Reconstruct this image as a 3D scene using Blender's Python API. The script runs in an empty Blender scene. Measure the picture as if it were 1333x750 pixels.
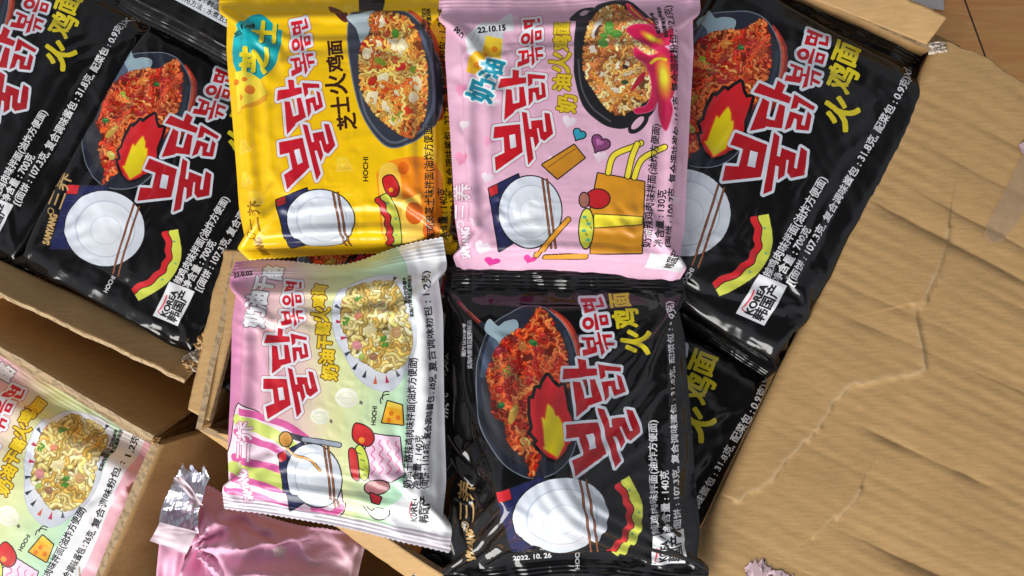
import bpy, bmesh, math, random
import numpy as np
from mathutils import Vector

# ------------------------------------------------------------------ camera, world, lamps
SC = bpy.context.scene
COL = SC.collection
K = 0.0005                    # metres per photo pixel on the plane z = 0
CX, CY = 666.5, 375.0
H = 0.62                      # camera height above z = 0

cam_d = bpy.data.cameras.new('camera'); cam = bpy.data.objects.new('camera', cam_d); COL.objects.link(cam)
cam.location = (0, 0, H)
cam_d.sensor_width = 36; cam_d.lens = 36 * H / (1333 * K)
cam_d.clip_start = 0.01; cam_d.clip_end = 50
SC.camera = cam

W = bpy.data.worlds.new('World'); SC.world = W; W.use_nodes = True
# a plain room: bright towards the window, dim on the far side, darkest straight overhead where the photographer leans in
wn = W.node_tree; bgn = wn.nodes['Background']
tcw = wn.nodes.new('ShaderNodeTexCoord'); sx = wn.nodes.new('ShaderNodeSeparateXYZ'); wn.links.new(tcw.outputs['Generated'], sx.inputs[0])
mz = wn.nodes.new('ShaderNodeMapRange'); mz.interpolation_type = 'SMOOTHSTEP'
for k, v in zip(('From Min', 'From Max', 'To Min', 'To Max'), (0.80, 0.97, 1.0, 0.12)): mz.inputs[k].default_value = v
my = wn.nodes.new('ShaderNodeMapRange')
for k, v in zip(('From Min', 'From Max', 'To Min', 'To Max'), (-1.0, 1.0, 1.5, 0.75)): my.inputs[k].default_value = v
wn.links.new(sx.outputs['Z'], mz.inputs['Value']); wn.links.new(sx.outputs['Y'], my.inputs['Value'])
mm_ = wn.nodes.new('ShaderNodeMath'); mm_.operation = 'MULTIPLY'; wn.links.new(mz.outputs[0], mm_.inputs[0]); wn.links.new(my.outputs[0], mm_.inputs[1])
ms_ = wn.nodes.new('ShaderNodeMath'); ms_.operation = 'MULTIPLY'; wn.links.new(mm_.outputs[0], ms_.inputs[0]); ms_.inputs[1].default_value = 0.42
wn.links.new(ms_.outputs[0], bgn.inputs[1]); bgn.inputs[0].default_value = (0.93, 0.95, 1.0, 1)

def area(name, loc, target, sx, sy, power, col):
    d = bpy.data.lights.new(name, 'AREA'); d.shape = 'RECTANGLE'; d.size = sx; d.size_y = sy
    d.energy = power; d.color = col
    o = bpy.data.objects.new(name, d); COL.objects.link(o); o.location = loc
    o.rotation_euler = (Vector(target) - Vector(loc)).to_track_quat('-Z', 'Y').to_euler()
    return o
area('window_light', (-0.80, -1.30, 0.80), (0.05, 0, 0), 1.2, 0.8, 39, (1.0, 0.97, 0.92))

SC.view_settings.view_transform = 'Standard'; SC.view_settings.look = 'None'
SC.view_settings.exposure = 0.0; SC.view_settings.gamma = 1

# ------------------------------------------------------------------ helpers
def P(px, py, z):
    """world point at height z that stands over photo position (px, py)"""
    f = K * (H - z) / H
    return ((px - CX) * f, (CY - py) * f, z)

def link(o, parent=None):
    COL.objects.link(o)
    if parent is not None:
        o.parent = parent
    return o

def thing(name, label, cat, loc=(0, 0, 0), group=None):
    o = bpy.data.objects.new(name, None); link(o); o.location = loc
    o.empty_display_size = 0.02
    o['label'] = label; o['category'] = cat
    if group: o['group'] = group
    return o

def mesh_obj(name, verts, faces, mat, parent=None, uvs=None, smooth=True):
    """verts are world positions; they are stored relative to the parent"""
    off = np.array(parent.location) if parent is not None else np.zeros(3)
    if parent is not None and parent.parent is not None:
        off = off + np.array(parent.parent.location)
    v = np.asarray(verts, dtype=float) - off
    me = bpy.data.meshes.new(name)
    me.from_pydata([tuple(p) for p in v], [], [tuple(int(i) for i in f) for f in faces])
    if uvs is not None:
        lay = me.uv_layers.new(name='UVMap')
        li = np.empty(len(me.loops), dtype=np.int32); me.loops.foreach_get('vertex_index', li)
        lay.data.foreach_set('uv', np.asarray(uvs, dtype=np.float32)[li].ravel())
    if smooth:
        me.polygons.foreach_set('use_smooth', [True] * len(me.polygons))
    me.materials.append(mat)
    me.update()
    return link(bpy.data.objects.new(name, me), parent)

def grid_faces(ny, nx, base=0, flip=False):
    j, i = np.mgrid[0:ny - 1, 0:nx - 1]
    a = (j * nx + i + base).ravel()
    f = np.stack([a, a + nx, a + nx + 1, a + 1], 1)      # rows run down the photo: this is counter-clockwise seen from above
    return f[:, ::-1] if flip else f

# value noise on arrays
def vnoise(x, y, seed=0):
    x = np.asarray(x, dtype=np.float64); y = np.asarray(y, dtype=np.float64)
    xi = np.floor(x).astype(np.int64); yi = np.floor(y).astype(np.int64)
    fx = x - xi; fy = y - yi
    fx = fx * fx * fx * (fx * (fx * 6 - 15) + 10); fy = fy * fy * fy * (fy * (fy * 6 - 15) + 10)
    def h(a, b):
        n = (a * 374761393 + b * 668265263 + seed * 974634777) & 0xffffffff
        n = ((n ^ (n >> 13)) * 1274126177) & 0xffffffff
        return ((n ^ (n >> 16)) & 0xffff) / 32767.5 - 1
    a = h(xi, yi); b = h(xi + 1, yi); c = h(xi, yi + 1); d = h(xi + 1, yi + 1)
    return (a * (1 - fx) + b * fx) * (1 - fy) + (c * (1 - fx) + d * fx) * fy

def fbm(x, y, seed=0, o=4):
    s = 0; a = 1.0; t = 0
    for k in range(o):
        s = s + a * vnoise(x * 2 ** k, y * 2 ** k, seed + k * 17); t += a; a *= 0.5
    return s / t

def fit_affine(src, dst):
    s = np.hstack([np.array(src, float), np.ones((len(src), 1))])
    m, *_ = np.linalg.lstsq(s, np.array(dst, float), rcond=None)
    return lambda p: np.hstack([np.array(p, float).reshape(-1, 2), np.ones((np.array(p).reshape(-1, 2).shape[0], 1))]) @ m

# ------------------------------------------------------------------ materials
def new_mat(name):
    m = bpy.data.materials.new(name); m.use_nodes = True
    nt = m.node_tree
    return m, nt, nt.nodes['Principled BSDF']

def cardboard(name, col, ang=0.0, flute=0.0, dark=0.85):
    m, nt, b = new_mat(name); N = nt.nodes.new; L = nt.links.new
    tc = N('ShaderNodeTexCoord')
    n1 = N('ShaderNodeTexNoise'); n1.inputs['Scale'].default_value = 22; n1.inputs['Detail'].default_value = 6
    n2 = N('ShaderNodeTexNoise'); n2.inputs['Scale'].default_value = 420; n2.inputs['Detail'].default_value = 4
    mp = N('ShaderNodeMapping'); mp.inputs['Rotation'].default_value = (0, 0, ang); mp.inputs['Scale'].default_value = (1, 6, 1)
    n3 = N('ShaderNodeTexNoise'); n3.inputs['Scale'].default_value = 90; n3.inputs['Detail'].default_value = 5
    L(tc.outputs['Object'], n1.inputs['Vector']); L(tc.outputs['Object'], n2.inputs['Vector'])
    L(tc.outputs['Object'], mp.inputs['Vector']); L(mp.outputs[0], n3.inputs['Vector'])
    mx = N('ShaderNodeMixRGB'); mx.inputs[1].default_value = (*[c * dark for c in col], 1); mx.inputs[2].default_value = (*[min(1, c * 1.1) for c in col], 1)
    L(n1.outputs[0], mx.inputs[0])
    mx2 = N('ShaderNodeMixRGB'); mx2.blend_type = 'OVERLAY'; mx2.inputs[0].default_value = 0.22
    L(mx.outputs[0], mx2.inputs[1]); L(n3.outputs[0], mx2.inputs[2])
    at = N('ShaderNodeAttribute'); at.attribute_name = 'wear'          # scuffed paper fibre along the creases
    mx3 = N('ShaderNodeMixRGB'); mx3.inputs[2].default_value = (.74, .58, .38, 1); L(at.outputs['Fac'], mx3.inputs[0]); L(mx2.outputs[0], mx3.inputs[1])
    L(mx3.outputs[0], b.inputs['Base Color'])
    b.inputs['Roughness'].default_value = 0.62; b.inputs['Specular IOR Level'].default_value = 0.3
    ad = N('ShaderNodeMath'); ad.operation = 'ADD'; L(n2.outputs[0], ad.inputs[0]); L(n3.outputs[0], ad.inputs[1])
    bp = N('ShaderNodeBump'); bp.inputs['Strength'].default_value = 0.25; bp.inputs['Distance'].default_value = 0.0006
    L(ad.outputs[0], bp.inputs['Height']); L(bp.outputs[0], b.inputs['Normal'])
    return m

def plain(name, col, rough=0.5, metal=0.0, noise=0.06, scale=60, bump=0.0):
    m, nt, b = new_mat(name); N = nt.nodes.new; L = nt.links.new
    tc = N('ShaderNodeTexCoord'); n = N('ShaderNodeTexNoise'); n.inputs['Scale'].default_value = scale; n.inputs['Detail'].default_value = 5
    L(tc.outputs['Object'], n.inputs['Vector'])
    mx = N('ShaderNodeMixRGB'); mx.inputs[1].default_value = (*[max(0, c * (1 - noise * 2)) for c in col], 1); mx.inputs[2].default_value = (*[min(1, c * (1 + noise * 2)) for c in col], 1)
    L(n.outputs[0], mx.inputs[0]); L(mx.outputs[0], b.inputs['Base Color'])
    b.inputs['Roughness'].default_value = rough; b.inputs['Metallic'].default_value = metal
    if bump:
        bp = N('ShaderNodeBump'); bp.inputs['Strength'].default_value = bump; bp.inputs['Distance'].default_value = 0.001
        L(n.outputs[0], bp.inputs['Height']); L(bp.outputs[0], b.inputs['Normal'])
    return m

def film(name, img, rough=0.24, wrinkle=0.3):
    """printed plastic film: the print is drawn further down by this script"""
    m, nt, b = new_mat(name); N = nt.nodes.new; L = nt.links.new
    t = N('ShaderNodeTexImage'); t.image = img; t.extension = 'EXTEND'; t.interpolation = 'Linear'
    L(t.outputs[0], b.inputs['Base Color'])
    tc = N('ShaderNodeTexCoord'); n = N('ShaderNodeTexNoise'); n.inputs['Scale'].default_value = 26; n.inputs['Detail'].default_value = 5
    n.noise_type = 'RIDGED_MULTIFRACTAL'; n.normalize = True; n.inputs['Roughness'].default_value = 0.45; n.inputs['Distortion'].default_value = 0.4
    n2 = N('ShaderNodeTexNoise'); n2.inputs['Scale'].default_value = 120; n2.inputs['Detail'].default_value = 2
    L(tc.outputs['Object'], n.inputs['Vector']); L(tc.outputs['Object'], n2.inputs['Vector'])
    ad = N('ShaderNodeMath'); ad.operation = 'MULTIPLY_ADD'; ad.inputs[1].default_value = 0.22; L(n2.outputs[0], ad.inputs[0]); L(n.outputs[0], ad.inputs[2])
    bp = N('ShaderNodeBump'); bp.inputs['Distance'].default_value = 0.0018
    n3 = N('ShaderNodeTexNoise'); n3.inputs['Scale'].default_value = 15; n3.inputs['Detail'].default_value = 1; L(tc.outputs['Object'], n3.inputs['Vector'])
    mr = N('ShaderNodeMapRange'); mr.interpolation_type = 'SMOOTHSTEP'; L(n3.outputs[0], mr.inputs['Value'])
    for k_, v_ in zip(('From Min', 'From Max', 'To Min', 'To Max'), (.47, .68, wrinkle * .12, wrinkle * 1.5)): mr.inputs[k_].default_value = v_
    L(mr.outputs[0], bp.inputs['Strength'])
    L(ad.outputs[0], bp.inputs['Height']); L(bp.outputs[0], b.inputs['Normal'])
    b.inputs['Roughness'].default_value = rough
    b.inputs['Specular IOR Level'].default_value = 0.5
    return m

# ------------------------------------------------------------------ print engine (flat artwork drawn as pixels, in pack coordinates)
_txt = {}
def text_edges(s):
    if s in _txt: return _txt[s]
    c = bpy.data.curves.new('lettering', 'FONT'); c.body = s; c.resolution_u = 4
    o = bpy.data.objects.new('lettering', c); COL.objects.link(o)
    me = o.to_mesh()
    v = np.array([(p.co.x, p.co.y) for p in me.vertices]).reshape(-1, 2)
    cnt = {}
    for p in me.polygons:
        for k in p.edge_keys: cnt[k] = cnt.get(k, 0) + 1
    e = np.array([k for k, n in cnt.items() if n == 1], dtype=int).reshape(-1, 2)
    o.to_mesh_clear(); bpy.data.objects.remove(o); bpy.data.curves.remove(c)
    _txt[s] = (v, e)
    return _txt[s]

def fill_edges(shape, a, b):
    """even-odd fill of the region bounded by segments a->b (pixel coordinates)"""
    h, w = shape
    g = np.zeros((h, w + 1), dtype=np.int32)
    for (x0, y0), (x1, y1) in zip(a, b):
        if y0 > y1: x0, y0, x1, y1 = x1, y1, x0, y0
        r0 = max(0, math.ceil(y0 - 0.5)); r1 = min(h - 1, math.ceil(y1 - 0.5) - 1)
        if r1 < r0: continue
        r = np.arange(r0, r1 + 1)
        x = x0 + (r + 0.5 - y0) * (x1 - x0) / (y1 - y0)
        c = np.clip(np.ceil(x - 0.5), 0, w).astype(int)
        g[r, c] += 1
    return (np.cumsum(g, axis=1)[:, :w] & 1).astype(bool)

def dilate(m, r):
    out = m.copy()
    rr = int(math.ceil(r)); pts = set()
    for q in np.linspace(max(1, r * 0.34), r, 3):
        n = max(8, int(q * 4))
        for k in range(n):
            pts.add((round(q * math.cos(2 * math.pi * k / n)), round(q * math.sin(2 * math.pi * k / n))))
    h, w = m.shape
    for dx, dy in pts:
        if abs(dx) >= w or abs(dy) >= h: continue
        ys, yd = (slice(0, h - dy), slice(dy, h)) if dy >= 0 else (slice(-dy, h), slice(0, h + dy))
        xs, xd = (slice(0, w - dx), slice(dx, w)) if dx >= 0 else (slice(-dx, w), slice(0, w + dx))
        out[yd, xd] |= m[ys, xs]
    return out

def smooth_pts(pts, n=6, closed=True):
    p = np.array(pts, float); out = []
    m = len(p)
    for i in range(m if closed else m - 1):
        if closed: a, b, c, d = p[i - 1], p[i], p[(i + 1) % m], p[(i + 2) % m]
        else: a, b, c, d = p[max(0, i - 1)], p[i], p[i + 1], p[min(m - 1, i + 2)]
        for t in np.arange(n) / n:
            out.append(0.5 * ((2 * b) + (c - a) * t + (2 * a - 5 * b + 4 * c - d) * t * t + (-a + 3 * b - 3 * c + d) * t ** 3))
    if not closed: out.append(p[-1])
    return np.array(out)

class Art:
    def __init__(s, box, S=4, aff=None, bg=(0, 0, 0)):
        s.x0, s.y0, s.x1, s.y1 = box; s.S = S; s.aff = aff; s.map = None
        s.w = int((s.x1 - s.x0) * S); s.h = int((s.y1 - s.y0) * S)
        s.img = np.empty((s.h, s.w, 3), np.float32); s.img[:] = np.array(bg) / 255.0
    def T(s, pts):
        p = np.array(pts, float).reshape(-1, 2)
        if s.map is not None: p = s.map(p)
        if s.aff is not None: p = s.aff(p)
        return (p - (s.x0, s.y0)) * s.S
    def uv(s, pts):                      # pts in pack (canvas) coordinates
        p = (np.array(pts, float) - (s.x0, s.y0)) / (s.x1 - s.x0, s.y1 - s.y0)
        p[:, 1] = 1 - p[:, 1]
        return p
    def xy(s):
        yy, xx = np.mgrid[0:s.h, 0:s.w]
        return xx / s.S + s.x0, yy / s.S + s.y0
    def _mask(s, a, b, pad):
        pts = np.vstack([a, b]); pad = int(pad) + 2
        X0 = max(0, int(pts[:, 0].min()) - pad); X1 = min(s.w, int(pts[:, 0].max()) + pad + 1)
        Y0 = max(0, int(pts[:, 1].min()) - pad); Y1 = min(s.h, int(pts[:, 1].max()) + pad + 1)
        if X1 <= X0 or Y1 <= Y0: return None
        return (slice(Y0, Y1), slice(X0, X1)), fill_edges((Y1 - Y0, X1 - X0), a - (X0, Y0), b - (X0, Y0))
    def paint(s, r, col, al=1.0):
        if r is None: return
        sl, m = r
        v = s.img[sl]
        v[m] = v[m] * (1 - al) + np.array(col, np.float32) / 255.0 * al
    def outl(s, r, outline):
        for wd, c in outline:
            if r is not None: s.paint((r[0], dilate(r[1], wd * s.S)), c)
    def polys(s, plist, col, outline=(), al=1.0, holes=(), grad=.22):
        A = []; B = []
        pad = max([o[0] for o in outline], default=0) * s.S
        tot = None
        for p in plist: A.append(s.T(p))
        allp = np.vstack(A); pad = int(pad) + 3
        X0 = max(0, int(allp[:, 0].min()) - pad); X1 = min(s.w, int(allp[:, 0].max()) + pad + 1)
        Y0 = max(0, int(allp[:, 1].min()) - pad); Y1 = min(s.h, int(allp[:, 1].max()) + pad + 1)
        if X1 <= X0 or Y1 <= Y0: return None
        m = np.zeros((Y1 - Y0, X1 - X0), bool)
        for q in A: m |= fill_edges(m.shape, q - (X0, Y0), np.roll(q, -1, 0) - (X0, Y0))
        for hpts in holes:
            q = s.T(hpts); m &= ~fill_edges(m.shape, q - (X0, Y0), np.roll(q, -1, 0) - (X0, Y0))
        r = ((slice(Y0, Y1), slice(X0, X1)), m)
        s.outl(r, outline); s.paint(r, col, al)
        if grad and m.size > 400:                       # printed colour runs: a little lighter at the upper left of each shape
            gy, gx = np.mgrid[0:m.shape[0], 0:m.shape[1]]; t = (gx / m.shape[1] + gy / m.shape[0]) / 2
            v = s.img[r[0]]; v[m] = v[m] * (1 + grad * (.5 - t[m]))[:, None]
        return r
    def poly(s, pts, col, sm=False, outline=(), al=1.0):
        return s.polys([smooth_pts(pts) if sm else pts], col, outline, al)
    def ell(s, cx, cy, rx, ry, col, rot=0, outline=(), al=1.0):
        t = np.linspace(0, 2 * math.pi, 48, endpoint=False); c, q = math.cos(rot), math.sin(rot)
        x = rx * np.cos(t); y = ry * np.sin(t)
        return s.poly(np.stack([cx + x * c - y * q, cy + x * q + y * c], 1), col, False, outline, al)
    def line(s, pts, wd, col, sm=True, al=1.0, closed=False):
        p = smooth_pts(pts, 6, closed) if sm else np.array(pts, float)
        if closed: p = np.vstack([p, p[:1]])
        q = s.T(p); r = wd * s.S / 2; pad = int(r) + 2
        X0 = max(0, int(q[:, 0].min()) - pad); X1 = min(s.w, int(q[:, 0].max()) + pad + 1)
        Y0 = max(0, int(q[:, 1].min()) - pad); Y1 = min(s.h, int(q[:, 1].max()) + pad + 1)
        if X1 <= X0 or Y1 <= Y0: return
        m = np.zeros((Y1 - Y0, X1 - X0), bool)
        for a, b in zip(q[:-1], q[1:]):
            bx0 = max(X0, int(min(a[0], b[0]) - pad)); bx1 = min(X1, int(max(a[0], b[0]) + pad + 1))
            by0 = max(Y0, int(min(a[1], b[1]) - pad)); by1 = min(Y1, int(max(a[1], b[1]) + pad + 1))
            if bx1 <= bx0 or by1 <= by0: continue
            yy, xx = np.mgrid[by0:by1, bx0:bx1]
            d = b - a; L2 = max(1e-9, d @ d)
            t = np.clip(((xx - a[0]) * d[0] + (yy - a[1]) * d[1]) / L2, 0, 1)
            m[by0 - Y0:by1 - Y0, bx0 - X0:bx1 - X0] |= (xx - a[0] - t * d[0]) ** 2 + (yy - a[1] - t * d[1]) ** 2 <= r * r
        s.paint(((slice(Y0, Y1), slice(X0, X1)), m), col, al)
    def text(s, st, p0, p1, h, col, bold=0.0, outline=(), al=1.0, dy=0.38):
        """lettering read from p0 to p1, glyph height h, all in pack coordinates"""
        v, e = text_edges(st)
        if not len(e): return
        p0 = np.array(p0, float); p1 = np.array(p1, float)
        d = p1 - p0; L = np.linalg.norm(d); d = d / L; up = np.array([d[1], -d[0]])
        u = (v[:, 0] - v[:, 0].min()) / (v[:, 0].max() - v[:, 0].min()) * L
        w = (v[:, 1] - dy) * h / 0.90
        q = s.T(p0 + u[:, None] * d + w[:, None] * up)
        pad = (max([o[0] for o in outline], default=0) + bold) * s.S
        r = s._mask(q[e[:, 0]], q[e[:, 1]], pad)
        if r is None: return
        if bold: r = (r[0], dilate(r[1], bold * s.S))
        s.outl(r, outline); s.paint(r, col, al)
    def glyph(s, ch, cx, cy, wd, h, col, tilt=0, bold=1.0, outline=(), shadow=None):
        """one character lying on its side (read upwards), wd along the reading direction"""
        d = np.array([math.sin(tilt), -math.cos(tilt)])
        c = np.array([cx, cy], float)
        if shadow:
            o = np.array(shadow[0]); s.text(ch, c - d * wd / 2 + o, c + d * wd / 2 + o, h, shadow[1], bold, (), 1, 0.38)
        s.text(ch, c - d * wd / 2, c + d * wd / 2, h, col, bold, outline)
    def noodles(s, region, n, cols, seed, r=1.7, amp=1.25, steps=58, base=True, gl=.2):
        rng = random.Random(seed)
        q = s.T(smooth_pts(region)); X0, Y0 = q.min(0).astype(int); X1, Y1 = q.max(0).astype(int) + 1
        X0 = max(0, X0); Y0 = max(0, Y0); X1 = min(s.w, X1); Y1 = min(s.h, Y1)
        reg = fill_edges((Y1 - Y0, X1 - X0), q - (X0, Y0), np.roll(q, -1, 0) - (X0, Y0))
        if base: s.paint(((slice(Y0, Y1), slice(X0, X1)), reg), np.array(cols[0]) * 0.55)
        S = s.S; R = r * S; rr = int(R) + 1
        yy, xx = np.mgrid[-rr:rr + 1, -rr:rr + 1]
        d2 = ((xx * xx + yy * yy) / (R * R)).astype(np.float32)
        d2h = (((xx + R * .3) ** 2 + (yy + R * .3) ** 2) / (R * R * .12)).astype(np.float32)
        ys, xs = np.nonzero(reg)
        for k in range(n):
            i = rng.randrange(len(ys)); x = xs[i] + X0; y = ys[i] + Y0
            a = rng.uniform(0, 6.28); c = np.array(rng.choice(cols), np.float32) / 255 * (rng.uniform(.62, .95) + .25 * k / n)
            turn = rng.uniform(-.09, .09); wl = rng.uniform(6.0, 8.5) * r; ph = rng.uniform(0, 6); am = amp * rng.uniform(.5, 1.2)
            gp = rng.uniform(0, 6)
            st = int(rng.randint(steps // 2, steps) * 3 * r)
            stepl = .30; path = []
            for t in range(st):
                # a curly strand: heading swings to and fro while the strand slowly turns
                h_ = a + turn * t * stepl / r * .5 + am * math.cos(2 * math.pi * t * stepl / wl + ph)
                x += math.cos(h_) * S * stepl; y += math.sin(h_) * S * stepl
                ix = int(x); iy = int(y)
                if not (X0 <= ix < X1 and Y0 <= iy < Y1) or not reg[iy - Y0, ix - X0]: break
                path.append((ix, iy))
            if len(path) < 6: continue
            p = np.array(path); bx = p[:, 0].min() - rr; by = p[:, 1].min() - rr
            bw = p[:, 0].max() + rr + 1 - bx; bh = p[:, 1].max() + rr + 1 - by
            D = np.full((bh, bw), 9.0, np.float32); Hh = np.full((bh, bw), 9.0, np.float32)
            for t, (ix, iy) in enumerate(path):
                w = (slice(iy - rr - by, iy + rr + 1 - by), slice(ix - rr - bx, ix + rr + 1 - bx))
                D[w] = np.minimum(D[w], d2)
                if math.sin(t * .12 + gp) > .2: Hh[w] = np.minimum(Hh[w], d2h)
            cx0 = max(0, bx); cy0 = max(0, by); cx1 = min(s.w, bx + bw); cy1 = min(s.h, by + bh)
            q_ = (slice(cy0 - by, cy1 - by), slice(cx0 - bx, cx1 - bx)); D = D[q_]; Hh = Hh[q_]
            v = c * (1.08 - 0.50 * D ** 1.6)[..., None] + (np.clip(1 - Hh, 0, 1) * gl)[..., None]
            m = D <= 1; w = s.img[cy0:cy1, cx0:cx1]
            w[m] = v[m]
    def image(s, name):
        im = bpy.data.images.new(name, s.w, s.h, alpha=False)
        px = np.ones((s.h, s.w, 4), np.float32); px[..., :3] = np.clip(s.img[::-1], 0, 1)
        im.pixels.foreach_set(px.ravel()); im.update(); im.pack()
        return im

# ------------------------------------------------------------------ the prints
def Z(ox, oy, sc, pts):
    return [(ox + x / sc, oy + y / sc) for x, y in pts]
_z2 = lambda p: Z(700, 370, 8.331, p)
_z3 = lambda p: Z(700, 440, 8.331, p)
_z4 = lambda p: Z(700, 520, 8.331, p)
_c = lambda cx, cy, r: [(cx + r * math.cos(t), cy + r * math.sin(t) * 1.05) for t in np.linspace(0, 6.283, 28, endpoint=False)]
# the five Hangul syllables of the title, each stroke a polygon
TITLE = [_z2([(468, 152), (640, 150), (642, 188), (475, 196)]), _z2([(512, 188), (540, 188), (546, 224), (518, 226)]),
         _z2([(572, 186), (598, 186), (604, 220), (576, 222)]), _z2([(488, 222), (605, 205), (625, 292), (508, 320)]),
         _z2([(665, 148), (697, 135), (732, 246), (632, 260), (628, 228), (690, 215)]),
         _z2(_c(545, 425, 65)), _z2([(608, 322), (632, 318), (668, 495), (622, 500)]), _z2([(660, 340), (752, 330), (772, 440), (680, 450)]),
         _z2([(468, 574), (606, 570), (643, 700), (640, 735), (488, 778), (480, 712), (535, 700), (520, 605), (474, 606)]),
         _z2([(638, 520), (665, 518), (722, 735), (685, 778)]), _z2([(600, 640), (655, 615), (666, 645), (610, 664)]),
         _z2([(690, 545), (800, 540), (803, 575), (735, 580), (740, 625), (825, 630), (822, 665), (745, 665), (765, 700), (742, 715)]),
         _z3([(272, 322), (630, 325), (638, 395), (258, 438)]), _z3([(425, 218), (518, 235), (525, 330), (440, 330)]),
         _z3([(370, 455), (450, 465), (497, 637), (582, 622), (548, 440), (615, 437), (688, 665), (535, 715), (525, 740), (405, 830)]),
         _z3([(640, 280), (892, 315), (890, 358), (720, 345), (728, 405), (675, 442)]),
         _z3([(680, 465), (825, 450), (845, 545), (880, 543), (842, 388), (898, 412), (942, 572), (820, 615), (782, 515), (752, 510), (765, 615), (718, 672)]),
         _z4([(282, 235), (632, 218), (722, 555), (385, 765), (345, 600), (470, 550), (430, 365), (290, 375)]),
         _z4([(632, 70), (705, 85), (885, 640), (822, 712)]),
         _z4([(740, 285), (800, 280), (775, 185), (935, 178), (980, 325), (1010, 322), (945, 95), (1022, 108), (1110, 350), (1000, 435), (940, 400), (895, 275), (875, 280), (930, 440), (888, 512), (835, 380), (800, 380), (775, 340)])]
TITLE_HOLES = [_z2([(538, 240), (578, 233), (588, 270), (548, 277)]), _z2(_c(545, 425, 27)), _z2([(695, 368), (728, 362), (735, 400), (702, 408)]),
               _z2([(562, 612), (594, 606), (606, 674), (573, 682)]), _z4([(503, 345), (580, 333), (625, 490), (548, 508)])]
TITLE_KEYS = [(756, 388.2), (765.4, 421), (731, 485.6), (734.2, 556), (798.7, 605.5), (833, 562)]   # syllable corners used to place it

def title(a, dst, col, outline):
    old = a.map
    if dst is not None:
        f = fit_affine([TITLE_KEYS[i] for i in dst], list(dst.values()))
        a.map = f if old is None else (lambda p: old(f(p)))
    a.polys(TITLE, col, outline, 1.0, TITLE_HOLES)
    for h in TITLE_HOLES: a.poly(h, outline[-1][1])
    a.map = old

def maker(a, x0, y0, x1, y1, col, h=20, outline=()):
    """the maker's two characters and latin name, read upwards from (x0,y0) to (x1,y1)"""
    p = lambda t: (x0 + (x1 - x0) * t, y0 + (y1 - y0) * t)
    a.text('三养', p(0.52), p(1.0), h, col, 0.15, outline)
    q = np.array(p(0.46)); a.line([q + (-6, -3), q + (-3, -5), q + (1, -3), q + (1, 2), q + (-3, 4), q + (-6, 2)], 1.2, col, True, 1, True)
    a.text('SAMYANG', np.array(p(0.0)) + (6, 0), np.array(p(0.42)) + (3, 0), h * .58, col, 0.7, outline)

ORANGE = [(205, 62, 30), (225, 88, 38), (190, 40, 26), (235, 120, 60), (170, 32, 22), (222, 100, 50), (214, 70, 34), (232, 134, 70)]

def flame_print(a):
    red = [(712, 487), (719, 497), (726, 503), (732, 499), (735, 512), (737, 530), (742, 541), (741, 570), (737, 573), (735, 578), (729, 585), (722, 590),
           (712, 586), (702, 577), (696, 570), (699, 566), (690, 556), (693, 550), (690, 535), (690, 516), (694, 517), (698, 503), (703, 505), (706, 497)]
    a.poly(red, (205, 38, 46), False, ((4.2, (26, 24, 26)),))
    a.poly([(712, 523), (718, 529), (722.5, 538), (725, 537), (729, 546), (730, 561), (732, 572), (723, 586.6), (706, 574.6), (708.6, 573), (706.8, 560), (704.5, 539), (708.6, 541.6), (710, 531)],
           (226, 206, 30), False, ((2.4, (214, 62, 42)), (1.4, (228, 104, 40)), (.6, (240, 160, 40))))

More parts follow.
